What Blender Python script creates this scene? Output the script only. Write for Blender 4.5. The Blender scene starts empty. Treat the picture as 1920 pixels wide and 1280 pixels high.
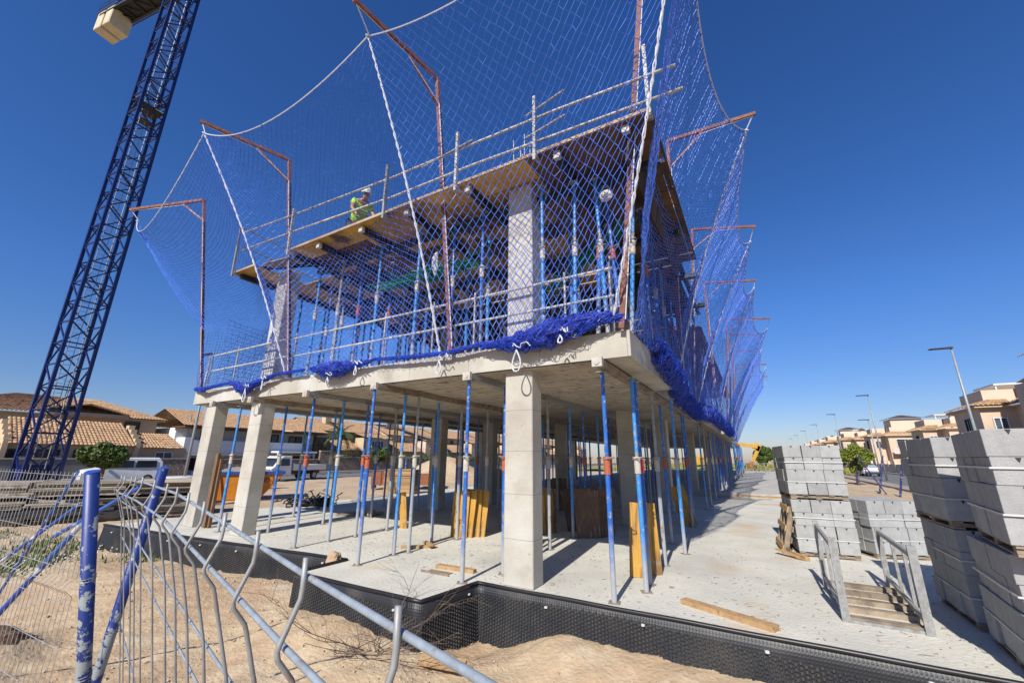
import bpy, bmesh, math, random
from mathutils import Vector, Matrix, Euler
R = math.radians
PI = math.pi
scene = bpy.context.scene
col = scene.collection

# ------------------------------------------------------------------ camera
cam_d = bpy.data.cameras.new("camera"); cam = bpy.data.objects.new("camera", cam_d); col.objects.link(cam)
scene.camera = cam
cam_d.sensor_width = 36.0; cam_d.lens = 36.0 * 765.7 / 1920.0
cam_d.clip_start = 0.03; cam_d.clip_end = 3000
cam.location = (0, 0, 1.6)
yaw, pit, rol = R(30.02), R(15.765), R(0.4576)
fw = Vector((-math.sin(yaw)*math.cos(pit), math.cos(yaw)*math.cos(pit), math.sin(pit)))
rt = Vector((math.cos(yaw), math.sin(yaw), 0)); up = rt.cross(fw)
rt2 = math.cos(rol)*rt + math.sin(rol)*up; up2 = rt2.cross(fw)
cam.matrix_world = Matrix(((rt2.x, up2.x, -fw.x, 0), (rt2.y, up2.y, -fw.y, 0), (rt2.z, up2.z, -fw.z, 1.6), (0, 0, 0, 1)))
scene.render.resolution_x = 1024; scene.render.resolution_y = 682

# ------------------------------------------------------------------ light
SUN_EL, SUN_AZ = 39.0, 5.0          # azimuth: degrees from -Y towards +X
sd = Vector((math.sin(R(SUN_AZ))*math.cos(R(SUN_EL)), -math.cos(R(SUN_AZ))*math.cos(R(SUN_EL)), math.sin(R(SUN_EL))))
ld = bpy.data.lights.new("sun", 'SUN'); ld.energy = 4.7; ld.angle = R(0.5); ld.color = (1.0, 0.955, 0.88)
lo = bpy.data.objects.new("sun", ld); col.objects.link(lo); lo.rotation_euler = sd.to_track_quat('Z', 'Y').to_euler()
w = bpy.data.worlds.new("World"); scene.world = w; w.use_nodes = True
nt = w.node_tree; bg = nt.nodes['Background']
sk = nt.nodes.new('ShaderNodeTexSky'); sk.sky_type = 'NISHITA'; sk.sun_disc = False
sk.sun_elevation = R(SUN_EL); sk.sun_rotation = R(180.0 - SUN_AZ)
sk.altitude = 0; sk.air_density = 1.0; sk.dust_density = 0.3; sk.ozone_density = 3.0
hs = nt.nodes.new('ShaderNodeHueSaturation'); hs.inputs['Saturation'].default_value = 1.22; hs.inputs['Value'].default_value = 1.0
nt.links.new(sk.outputs[0], hs.inputs['Color'])
wt = nt.nodes.new('ShaderNodeTexCoord'); wz = nt.nodes.new('ShaderNodeSeparateXYZ'); nt.links.new(wt.outputs['Generated'], wz.inputs[0])
wr = nt.nodes.new('ShaderNodeValToRGB'); wr.color_ramp.elements[0].position = 0.0; wr.color_ramp.elements[1].position = 0.30
wr.color_ramp.elements[0].color = (0.77, 0.76, 0.97, 1); wr.color_ramp.elements[1].color = (0.84, 0.99, 1.38, 1)   # clear Mediterranean air: deeper blue aloft
wm = nt.nodes.new('ShaderNodeMix'); wm.data_type = 'RGBA'; wm.blend_type = 'MULTIPLY'; wm.inputs[0].default_value = 1.0; wm.clamp_result = False
nt.links.new(wz.outputs[2], wr.inputs[0]); nt.links.new(hs.outputs[0], wm.inputs[6]); nt.links.new(wr.outputs[0], wm.inputs[7]); nt.links.new(wm.outputs[2], bg.inputs[0]); bg.inputs[1].default_value = 0.070
scene.view_settings.view_transform = 'Standard'; scene.view_settings.look = 'None'
scene.view_settings.exposure = 0.47; scene.view_settings.gamma = 1

# ------------------------------------------------------------------ materials
def hexc(r, g, b): return (r, g, b, 1)
def nmat(name, c1, c2=None, scale=4.0, rough=0.8, metal=0.0, bump=0.0, bscale=None, c3=None, s3=30.0, t3=(0.62, 0.7), coord='Object', detail=6, ramp=(0.38, 0.62), stretch=None, spec=None, bdist=0.02):
    m = bpy.data.materials.new(name); m.use_nodes = True; n = m.node_tree.nodes; l = m.node_tree.links
    b = n['Principled BSDF']; b.inputs['Roughness'].default_value = rough; b.inputs['Metallic'].default_value = metal
    if spec is not None: b.inputs['Specular IOR Level'].default_value = spec
    c2 = c2 or tuple(x*0.8 for x in c1); K = 0.79; c1 = tuple(x*K for x in c1); c2 = tuple(x*K for x in c2); c3 = tuple(x*K for x in c3) if c3 else None
    tc = n.new('ShaderNodeTexCoord'); src = tc.outputs[coord]
    if stretch:
        mp = n.new('ShaderNodeMapping'); mp.inputs['Scale'].default_value = stretch; l.new(src, mp.inputs[0]); src = mp.outputs[0]
    nz = n.new('ShaderNodeTexNoise'); nz.inputs['Scale'].default_value = scale; nz.inputs['Detail'].default_value = detail; nz.inputs['Roughness'].default_value = 0.62
    l.new(src, nz.inputs['Vector'])
    cr = n.new('ShaderNodeValToRGB'); cr.color_ramp.elements[0].position = ramp[0]; cr.color_ramp.elements[1].position = ramp[1]
    cr.color_ramp.elements[0].color = (*c1, 1); cr.color_ramp.elements[1].color = (*c2, 1)
    l.new(nz.outputs[0], cr.inputs[0]); out = cr.outputs[0]
    if c3:
        n3 = n.new('ShaderNodeTexNoise'); n3.inputs['Scale'].default_value = s3; n3.inputs['Detail'].default_value = 5; l.new(src, n3.inputs['Vector'])
        r3 = n.new('ShaderNodeValToRGB'); r3.color_ramp.elements[0].position = t3[0]; r3.color_ramp.elements[1].position = t3[1]
        r3.color_ramp.elements[0].color = (0, 0, 0, 1); r3.color_ramp.elements[1].color = (1, 1, 1, 1)
        mx = n.new('ShaderNodeMix'); mx.data_type = 'RGBA'; mx.inputs[7].default_value = (*c3, 1)
        l.new(n3.outputs[0], r3.inputs[0]); l.new(r3.outputs[0], mx.inputs[0]); l.new(out, mx.inputs[6]); out = mx.outputs[2]
    l.new(out, b.inputs['Base Color'])
    if bump:
        nb = n.new('ShaderNodeTexNoise'); nb.inputs['Scale'].default_value = bscale or scale*6; nb.inputs['Detail'].default_value = 8; l.new(src, nb.inputs['Vector'])
        bp = n.new('ShaderNodeBump'); bp.inputs['Strength'].default_value = bump; bp.inputs['Distance'].default_value = bdist
        l.new(nb.outputs[0], bp.inputs['Height']); l.new(bp.outputs[0], b.inputs['Normal'])
    return m

M = {}
M['sand'] = nmat('sand', (0.58, 0.44, 0.275), (0.49, 0.345, 0.205), 0.9, 0.95, bump=0.7, bscale=22, c3=(0.60, 0.47, 0.31), s3=5, t3=(0.52, 0.66), bdist=0.03)
M['mud'] = nmat('mud', (0.30, 0.17, 0.09), (0.18, 0.10, 0.06), 3, 0.95, bump=1.0, bscale=20, bdist=0.06)
M['concrete'] = nmat('concrete', (0.56, 0.53, 0.47), (0.45, 0.42, 0.37), 2.2, 0.85, bump=0.25, bscale=60, c3=(0.16, 0.15, 0.13), s3=55, t3=(0.70, 0.74), bdist=0.006)
M['concrete_warm'] = nmat('concrete_warm', (0.56, 0.53, 0.45), (0.45, 0.41, 0.34), 1.3, 0.85, bump=0.35, bscale=30, c3=(0.20, 0.17, 0.14), s3=26, t3=(0.685, 0.71), bdist=0.008)
M['block'] = nmat('block', (0.45, 0.45, 0.435), (0.38, 0.38, 0.37), 8, 0.95, bump=0.8, bscale=110, c3=(0.26, 0.26, 0.26), s3=120, t3=(0.62, 0.70), bdist=0.006)
M['rust'] = nmat('rust', (0.30, 0.115, 0.075), (0.16, 0.06, 0.04), 9, 0.75, bump=0.3, bscale=60, c3=(0.40, 0.24, 0.20), s3=14, bdist=0.003)
M['galv'] = nmat('galvanised', (0.42, 0.43, 0.43), (0.30, 0.29, 0.27), 18, 0.55, metal=0.3, c3=(0.30, 0.22, 0.16), s3=26, t3=(0.60, 0.70))
M['galv_light'] = nmat('galvanised_light', (0.40, 0.46, 0.52), (0.30, 0.34, 0.38), 60, 0.5, metal=0.25, c3=(0.30, 0.25, 0.20), s3=90, t3=(.6, .7))
M['rod'] = nmat('rod_tips', (0.42, 0.36, 0.29), (0.30, 0.25, 0.20), 40, 0.6, metal=0.3)
M['white_tube'] = nmat('white_tube', (0.60, 0.60, 0.57), (0.40, 0.38, 0.34), 6, 0.6, c3=(0.24, 0.17, 0.12), s3=12, t3=(0.6, 0.68))
M['paint_post'] = nmat('post_paint', (0.016, 0.045, 0.24), (0.010, 0.028, 0.17), 6, 0.45, c3=(0.30, 0.33, 0.33), s3=24, t3=(0.60, 0.615), bump=0.4, bscale=20, bdist=0.002, stretch=(1, 1, .7))
M['paint_brace'] = nmat('brace_paint', (0.02, 0.07, 0.40), (0.05, 0.14, 0.45), 5, 0.4, c3=(0.55, 0.60, 0.66), s3=7, t3=(0.56, 0.60))
M['crane'] = nmat('crane_paint', (0.007, 0.020, 0.135), (0.006, 0.016, 0.10), 1.5, 0.42)
M['dark'] = nmat('dark_steel', (0.035, 0.035, 0.04), (0.02, 0.02, 0.022), 4, 0.6)
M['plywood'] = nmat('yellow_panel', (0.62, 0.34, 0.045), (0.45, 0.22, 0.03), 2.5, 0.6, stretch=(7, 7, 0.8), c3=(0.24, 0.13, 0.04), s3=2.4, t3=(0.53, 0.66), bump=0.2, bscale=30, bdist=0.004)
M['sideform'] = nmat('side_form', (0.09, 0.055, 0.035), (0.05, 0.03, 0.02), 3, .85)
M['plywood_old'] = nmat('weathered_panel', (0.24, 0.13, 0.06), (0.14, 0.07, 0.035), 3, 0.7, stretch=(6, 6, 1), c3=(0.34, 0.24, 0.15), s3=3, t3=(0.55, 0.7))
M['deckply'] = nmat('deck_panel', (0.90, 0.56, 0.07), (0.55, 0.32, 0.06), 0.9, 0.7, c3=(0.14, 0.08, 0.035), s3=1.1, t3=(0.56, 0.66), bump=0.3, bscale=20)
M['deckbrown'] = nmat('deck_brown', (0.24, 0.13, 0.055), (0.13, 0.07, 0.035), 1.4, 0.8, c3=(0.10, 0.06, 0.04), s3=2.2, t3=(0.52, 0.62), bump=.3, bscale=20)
M['deckedge'] = nmat('deck_edge', (0.50, 0.37, 0.22), (0.34, 0.22, 0.14), 3, 0.7)
M['wood'] = nmat('pale_timber', (0.56, 0.36, 0.17), (0.44, 0.26, 0.12), 5, 0.75, stretch=(3, 3, 3), c3=(0.28, 0.17, 0.09), s3=9, bump=0.2, bscale=40, bdist=0.003)
M['wood_grey'] = nmat('grey_timber', (0.38, 0.30, 0.21), (0.22, 0.17, 0.12), 6, 0.85, c3=(0.13, 0.10, 0.08), s3=7, bump=0.3, bdist=0.005)
M['rope'] = nmat('white_rope', (0.78, 0.80, 0.84), (0.52, 0.55, 0.62), 60, 0.7, ramp=(0.35, 0.65))
M['net'] = nmat('net_blue', (0.10, 0.23, 0.85), (0.06, 0.15, 0.65), 3, 0.5)
M['net_dense'] = nmat('net_bundle', (0.016, 0.075, 0.60), (0.01, 0.04, 0.42), 12, 0.45)
M['netgreen'] = nmat('net_green', (0.02, 0.30, 0.12), (0.02, 0.2, 0.08), 12, 0.45)
M['black_plastic'] = nmat('black_plastic', (0.012, 0.012, 0.014), (0.02, 0.02, 0.022), 3, 0.42)
M['asphalt'] = nmat('asphalt', (0.19, 0.18, 0.17), (0.15, 0.145, 0.14), 0.6, 0.9, bump=0.3, bscale=40)
M['pave'] = nmat('pavement', (0.42, 0.36, 0.29), (0.34, 0.29, 0.24), 1.5, 0.9)
M['white'] = nmat('white_paint', (0.80, 0.80, 0.80), (0.72, 0.73, 0.75), 1.2, 0.35)
M['silver'] = nmat('silver_paint', (0.62, 0.66, 0.70), (0.56, 0.60, 0.64), 1, 0.28, metal=0.3)
M['glass'] = nmat('dark_glass', (0.02, 0.025, 0.03), (0.04, 0.05, 0.06), 0.7, 0.08)
M['glassgrey'] = nmat('window_glass', (0.10, 0.13, 0.16), (0.05, 0.06, 0.08), 0.5, 0.1)
M['rubber'] = nmat('rubber', (0.02, 0.02, 0.02), (0.03, 0.03, 0.03), 5, 0.8)
M['orange'] = nmat('skip_orange', (0.75, 0.28, 0.02), (0.62, 0.20, 0.02), 1.2, 0.5, c3=(0.30, 0.14, 0.05), s3=3, t3=(0.66, 0.72))
M['skipblue'] = nmat('skip_blue', (0.03, 0.08, 0.35), (0.02, 0.06, 0.28), 2, 0.5)
M['ink'] = nmat('black_lettering', (0.02, 0.018, 0.018), (0.03, 0.03, 0.03), 3, 0.7)
M['peach'] = nmat('peach_render', (0.74, 0.56, 0.40), (0.67, 0.50, 0.36), 0.4, 0.9, c3=(0.50, 0.34, 0.24), s3=0.8, t3=(0.6, 0.8))
M['peach2'] = nmat('pale_peach_render', (0.80, 0.63, 0.47), (0.73, 0.57, 0.42), 0.4, 0.9)
M['beige'] = nmat('beige_render', (0.60, 0.45, 0.30), (0.53, 0.39, 0.26), 0.5, 0.9)
M['cream'] = nmat('cream_render', (0.68, 0.52, 0.33), (0.60, 0.45, 0.29), 0.5, 0.9)
M['whitewall'] = nmat('white_render', (0.82, 0.82, 0.82), (0.72, 0.73, 0.74), 0.6, 0.85)
M['tile'] = nmat('roof_tiles', (0.62, 0.40, 0.21), (0.40, 0.23, 0.13), 5.5, 0.85, c3=(0.24, 0.15, 0.09), s3=3.2, t3=(0.56, 0.66), detail=3)
M['tiledark'] = nmat('dark_roof', (0.10, 0.055, 0.045), (0.16, 0.09, 0.07), 4, 0.85)
M['stone'] = nmat('stone_wall', (0.30, 0.22, 0.17), (0.16, 0.12, 0.095), 5, 0.9, bump=1, bscale=9, c3=(0.42, 0.34, 0.26), s3=6, t3=(0.56, 0.6), bdist=0.06)
M['greywall'] = nmat('grey_render', (0.26, 0.24, 0.21), (0.20, 0.185, 0.165), 0.8, 0.9)
M['leaf'] = nmat('leaves', (0.12, 0.17, 0.02), (0.05, 0.09, 0.015), 6, 0.6)
M['leaf2'] = nmat('bright_leaves', (0.26, 0.30, 0.02), (0.10, 0.15, 0.02), 6, 0.6)
M['weed'] = nmat('weeds', (0.14, 0.20, 0.04), (0.09, 0.13, 0.03), 4, 0.8)
M['dry'] = nmat('yellow_field', (0.42, 0.36, 0.06), (0.20, 0.22, 0.05), 0.3, 0.9)
M['palm'] = nmat('palm_fronds', (0.07, 0.13, 0.03), (0.04, 0.08, 0.02), 4, 0.6)
M['bark'] = nmat('bark', (0.20, 0.14, 0.10), (0.12, 0.08, 0.06), 8, 0.9, bump=0.6)
M['lampgrey'] = nmat('lamp_grey', (0.36, 0.39, 0.40), (0.30, 0.32, 0.33), 2, 0.5, metal=0.2)
M['lamphead'] = nmat('lamp_head', (0.012, 0.02, 0.05), (0.01, 0.016, 0.04), 2, 0.7)
M['plasticwhite'] = nmat('white_plastic', (0.74, 0.74, 0.72), (0.60, 0.60, 0.58), 3, 0.5)
M['hivis'] = nmat('hivis_vest', (0.42, 0.78, 0.02), (0.33, 0.62, 0.02), 6, 0.6)
M['skin'] = nmat('skin', (0.42, 0.22, 0.14), (0.36, 0.19, 0.12), 6, 0.55)
M['trousers'] = nmat('work_trousers', (0.06, 0.07, 0.10), (0.04, 0.05, 0.07), 6, 0.85)
M['reflect'] = nmat('reflective_band', (0.55, 0.57, 0.55), (0.48, 0.50, 0.48), 6, 0.4)
M['excav'] = nmat('machine_yellow', (0.62, 0.34, 0.03), (0.50, 0.26, 0.03), 2, 0.5)
M['orange_collar'] = nmat('orange_collar', (0.52, 0.13, 0.05), (0.40, 0.10, 0.05), 20, 0.6)
M['red_collar'] = nmat('red_collar', (0.60, 0.03, 0.04), (0.5, 0.03, 0.04), 20, 0.5)
M['pale_collar'] = nmat('pale_collar', (0.60, 0.56, 0.48), (0.45, 0.42, 0.36), 20, 0.6)
M['pipe_black'] = nmat('black_scrap', (0.025, 0.025, 0.028), (0.015, 0.015, 0.018), 9, 0.5)
M['stack_grey'] = nmat('stacked_board_grey', (0.50, 0.44, 0.34), (0.36, 0.30, 0.22), 1.2, 0.85, stretch=(1, 1, 8), c3=(0.20, 0.16, 0.12), s3=2)
M['redrust'] = nmat('rebar_rust', (0.30, 0.10, 0.04), (0.20, 0.07, 0.03), 9, 0.8)
M['sack'] = nmat('white_sack', (0.70, 0.70, 0.68), (0.50, 0.52, 0.48), 3, 0.8, bump=0.6, bscale=5, bdist=0.1)

def paint_prop(name, ca, cb, zg, zw):
    """painted tube that is worn down to grey steel towards its lower end (real wear, fixed to the tube)"""
    m = nmat(name, ca, cb, 9, 0.42, c3=(0.36, 0.38, 0.40), s3=22, t3=(0.60, 0.66))
    n = m.node_tree.nodes; l = m.node_tree.links; b = n['Principled BSDF']
    src = b.inputs['Base Color'].links[0].from_socket
    tc = n.new('ShaderNodeTexCoord'); sx = n.new('ShaderNodeSeparateXYZ'); l.new(tc.outputs['Object'], sx.inputs[0])
    nz = n.new('ShaderNodeTexNoise'); nz.inputs['Scale'].default_value = 5; l.new(tc.outputs['Object'], nz.inputs['Vector'])
    ad = n.new('ShaderNodeMath'); ad.operation = 'MULTIPLY_ADD'; ad.inputs[1].default_value = 0.9; l.new(nz.outputs[0], ad.inputs[0]); l.new(sx.outputs[2], ad.inputs[2])
    mr = n.new('ShaderNodeMapRange'); mr.inputs['From Min'].default_value = zg + 0.45; mr.inputs['From Max'].default_value = zw + 0.45
    l.new(ad.outputs[0], mr.inputs['Value'])
    mx = n.new('ShaderNodeMix'); mx.data_type = 'RGBA'; mx.inputs[6].default_value = (0.33, 0.34, 0.35, 1)
    l.new(mr.outputs[0], mx.inputs[0]); l.new(src, mx.inputs[7]); l.new(mx.outputs[2], b.inputs['Base Color'])
    return m
M['prop_blue'] = paint_prop('prop_paint_blue', (0.02, 0.12, 0.50), (0.03, 0.17, 0.58), 0.15, 0.9)
M['prop_sky'] = paint_prop('prop_paint_sky', (0.04, 0.24, 0.66), (0.05, 0.30, 0.70), 0.1, 0.7)
M['prop_grey'] = paint_prop('prop_paint_worn', (0.20, 0.27, 0.36), (0.30, 0.33, 0.38), 0.4, 1.3)

def worn_zones(m):
    n = m.node_tree.nodes; l = m.node_tree.links; b = n['Principled BSDF']; mx = b.inputs['Base Color'].links[0].from_node
    old = mx.inputs[0].links[0].from_socket; tc = n.new('ShaderNodeTexCoord'); z = n.new('ShaderNodeTexNoise'); z.inputs['Scale'].default_value = 5.0; z.inputs['Detail'].default_value = 8; z.inputs['Roughness'].default_value = .75
    l.new(tc.outputs['Object'], z.inputs['Vector']); r = n.new('ShaderNodeValToRGB'); r.color_ramp.elements[0].position = .575; r.color_ramp.elements[1].position = .585
    sz = n.new('ShaderNodeSeparateXYZ'); l.new(tc.outputs['Object'], sz.inputs[0]); ma = n.new('ShaderNodeMapRange'); ma.inputs['From Min'].default_value = 1.25; ma.inputs['From Max'].default_value = .8; ma.inputs['To Min'].default_value = -.04; ma.inputs['To Max'].default_value = .075; l.new(sz.outputs[2], ma.inputs['Value'])
    ad = n.new('ShaderNodeMath'); l.new(z.outputs[0], ad.inputs[0]); l.new(ma.outputs[0], ad.inputs[1]); l.new(ad.outputs[0], r.inputs[0]); mm = n.new('ShaderNodeMath'); mm.operation = 'MAXIMUM'; l.new(old, mm.inputs[0]); l.new(r.outputs[0], mm.inputs[1]); l.new(mm.outputs[0], mx.inputs[0])
worn_zones(M['paint_post'])

# dimpled black membrane: studs as a bump fixed to the sheet's own coordinates
def membrane_mat():
    m = bpy.data.materials.new('dimpled_membrane'); m.use_nodes = True; n = m.node_tree.nodes; l = m.node_tree.links
    b = n['Principled BSDF']; b.inputs['Base Color'].default_value = (0.016, 0.017, 0.02, 1); b.inputs['Roughness'].default_value = 0.5
    uv = n.new('ShaderNodeUVMap'); sx = n.new('ShaderNodeSeparateXYZ'); l.new(uv.outputs[0], sx.inputs[0])
    def sn(sock, k):
        a = n.new('ShaderNodeMath'); a.operation = 'MULTIPLY'; a.inputs[1].default_value = k; l.new(sock, a.inputs[0])
        s = n.new('ShaderNodeMath'); s.operation = 'SINE'; l.new(a.outputs[0], s.inputs[0]); return s.outputs[0]
    ad = n.new('ShaderNodeMath'); ad.operation = 'ADD'; l.new(sx.outputs[0], ad.inputs[0]); l.new(sx.outputs[1], ad.inputs[1])
    su = n.new('ShaderNodeMath'); su.operation = 'SUBTRACT'; l.new(sx.outputs[0], su.inputs[0]); l.new(sx.outputs[1], su.inputs[1])
    mu = n.new('ShaderNodeMath'); mu.operation = 'MULTIPLY'; l.new(sn(ad.outputs[0], 2*PI/0.06), mu.inputs[0]); l.new(sn(su.outputs[0], 2*PI/0.06), mu.inputs[1])
    mx = n.new('ShaderNodeMath'); mx.operation = 'MAXIMUM'; mx.inputs[1].default_value = -0.1; l.new(mu.outputs[0], mx.inputs[0])
    bp = n.new('ShaderNodeBump'); bp.inputs['Strength'].default_value = 1.0; bp.inputs['Distance'].default_value = 0.002
    l.new(mx.outputs[0], bp.inputs['Height']); l.new(bp.outputs[0], b.inputs['Normal'])
    dz = n.new('ShaderNodeTexNoise'); dz.inputs['Scale'].default_value = 2.5; dz.inputs['Detail'].default_value = 6
    cr = n.new('ShaderNodeValToRGB'); cr.color_ramp.elements[0].color = (0.014, 0.015, 0.018, 1); cr.color_ramp.elements[1].color = (0.06, 0.055, 0.05, 1)
    cr.color_ramp.elements[0].position = 0.5; cr.color_ramp.elements[1].position = 0.8
    tc = n.new('ShaderNodeTexCoord'); l.new(tc.outputs['Object'], dz.inputs['Vector']); l.new(dz.outputs[0], cr.inputs[0]); l.new(cr.outputs[0], b.inputs['Base Color'])
    return m
M['membrane'] = membrane_mat()
M['stud'] = nmat('membrane_studs', (0.045, 0.047, 0.055), (0.09, 0.085, 0.078), 3, 0.36, spec=0.5)

# ------------------------------------------------------------------ mesh builder
def patches(m, color, scale, lo, hi, detail=4):
    """large stains lying on the thing itself"""
    n = m.node_tree.nodes; l = m.node_tree.links; b = n['Principled BSDF']; src = b.inputs['Base Color'].links[0].from_socket
    tc = n.new('ShaderNodeTexCoord'); z = n.new('ShaderNodeTexNoise'); z.inputs['Scale'].default_value = scale; z.inputs['Detail'].default_value = detail
    mp = n.new('ShaderNodeMapping'); mp.inputs['Location'].default_value = (3.1, 7.7, 1.3); l.new(tc.outputs['Object'], mp.inputs[0]); l.new(mp.outputs[0], z.inputs['Vector'])
    r = n.new('ShaderNodeValToRGB'); r.color_ramp.elements[0].position = lo; r.color_ramp.elements[1].position = hi; mx = n.new('ShaderNodeMix'); mx.data_type = 'RGBA'
    l.new(z.outputs[0], r.inputs[0]); l.new(r.outputs[0], mx.inputs[0]); l.new(src, mx.inputs[6]); mx.inputs[7].default_value = (*[q*.79 for q in color], 1); l.new(mx.outputs[2], b.inputs['Base Color']); return m
SLABM = nmat('slab_top', (0.70, 0.67, 0.575), (0.59, 0.57, 0.49), 1.1, 0.9, bump=0.8, bscale=22, c3=(0.30, 0.27, 0.23), s3=30, t3=(0.67, 0.71), bdist=0.016)
def islands(m, amt):
    n = m.node_tree.nodes; l = m.node_tree.links; b = n['Principled BSDF']; src = b.inputs['Base Color'].links[0].from_socket
    g = n.new('ShaderNodeNewGeometry'); mr = n.new('ShaderNodeMapRange'); mr.inputs['To Min'].default_value = 1-amt; mr.inputs['To Max'].default_value = 1+amt*.4; l.new(g.outputs['Random Per Island'], mr.inputs['Value'])
    h = n.new('ShaderNodeHueSaturation'); l.new(src, h.inputs['Color']); l.new(mr.outputs[0], h.inputs['Value']); l.new(h.outputs[0], b.inputs['Base Color'])
def seams(m, comp, period, width, dark):
    """joints left by the formwork boards"""
    n = m.node_tree.nodes; l = m.node_tree.links; b = n['Principled BSDF']; src = b.inputs['Base Color'].links[0].from_socket
    tc = n.new('ShaderNodeTexCoord'); sx = n.new('ShaderNodeSeparateXYZ'); l.new(tc.outputs['Object'], sx.inputs[0])
    dn = n.new('ShaderNodeTexNoise'); dn.inputs['Scale'].default_value = 3; l.new(tc.outputs['Object'], dn.inputs['Vector'])
    a0 = n.new('ShaderNodeMath'); a0.operation = 'MULTIPLY_ADD'; a0.inputs[1].default_value = .012; l.new(dn.outputs[0], a0.inputs[0]); l.new(sx.outputs[comp], a0.inputs[2])
    a = n.new('ShaderNodeMath'); a.operation = 'MULTIPLY'; a.inputs[1].default_value = 1/period; l.new(a0.outputs[0], a.inputs[0]); f = n.new('ShaderNodeMath'); f.operation = 'FRACT'; l.new(a.outputs[0], f.inputs[0])
    c = n.new('ShaderNodeMath'); c.operation = 'LESS_THAN'; c.inputs[1].default_value = width/period; l.new(f.outputs[0], c.inputs[0])
    k = n.new('ShaderNodeMath'); k.operation = 'MULTIPLY'; k.inputs[1].default_value = dark; l.new(c.outputs[0], k.inputs[0])
    mx = n.new('ShaderNodeMix'); mx.data_type = 'RGBA'; l.new(k.outputs[0], mx.inputs[0]); l.new(src, mx.inputs[6]); mx.inputs[7].default_value = (.12, .11, .09, 1); l.new(mx.outputs[2], b.inputs['Base Color'])
for k_, a_ in (('block', .20), ('deckply', .45), ('deckbrown', .4), ('stack_grey', .45), ('wood', .3), ('wood_grey', .3), ('plywood', .25)): islands(M[k_], a_)
patches(SLABM, (0.60, 0.44, 0.27), .55, .60, .72); patches(SLABM, (0.46, 0.44, 0.39), .35, .55, .75)
M['pole_dark'] = nmat('pole_dark_blue', (0.012, 0.02, 0.11), (0.03, 0.04, 0.16), 4, 0.6, c3=(.3, .3, .36), s3=9, t3=(.58, .62))
patches(M['concrete_warm'], (0.40, 0.36, 0.30), 1.7, .60, .75); patches(M['concrete_warm'], (0.62, 0.60, 0.55), .9, .5, .7); patches(M['concrete'], (0.40, 0.37, 0.33), 1.3, .58, .72)
patches(M['sand'], (0.50, 0.345, 0.21), .8, .52, .66); patches(M['sand'], (0.58, 0.48, 0.345), 1.2, .60, .72)
seams(M['concrete_warm'], 2, .56, .008, .55); seams(M['concrete_warm'], 0, 1.22, .010, .5); seams(M['concrete'], 2, .56, .008, .5)
patches(M['prop_blue'], (.30, .28, .25), 7, .60, .66); patches(M['prop_sky'], (.32, .31, .28), 6, .60, .66); patches(M['prop_grey'], (.30, .20, .13), 5, .56, .66); patches(M['plywood'], (.45, .40, .32), 2.2, .60, .70)
patches(M['peach'], (0.52, 0.40, 0.30), .35, .55, .75); patches(M['stack_grey'], (.22, .17, .12), 3, .55, .65)
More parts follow.
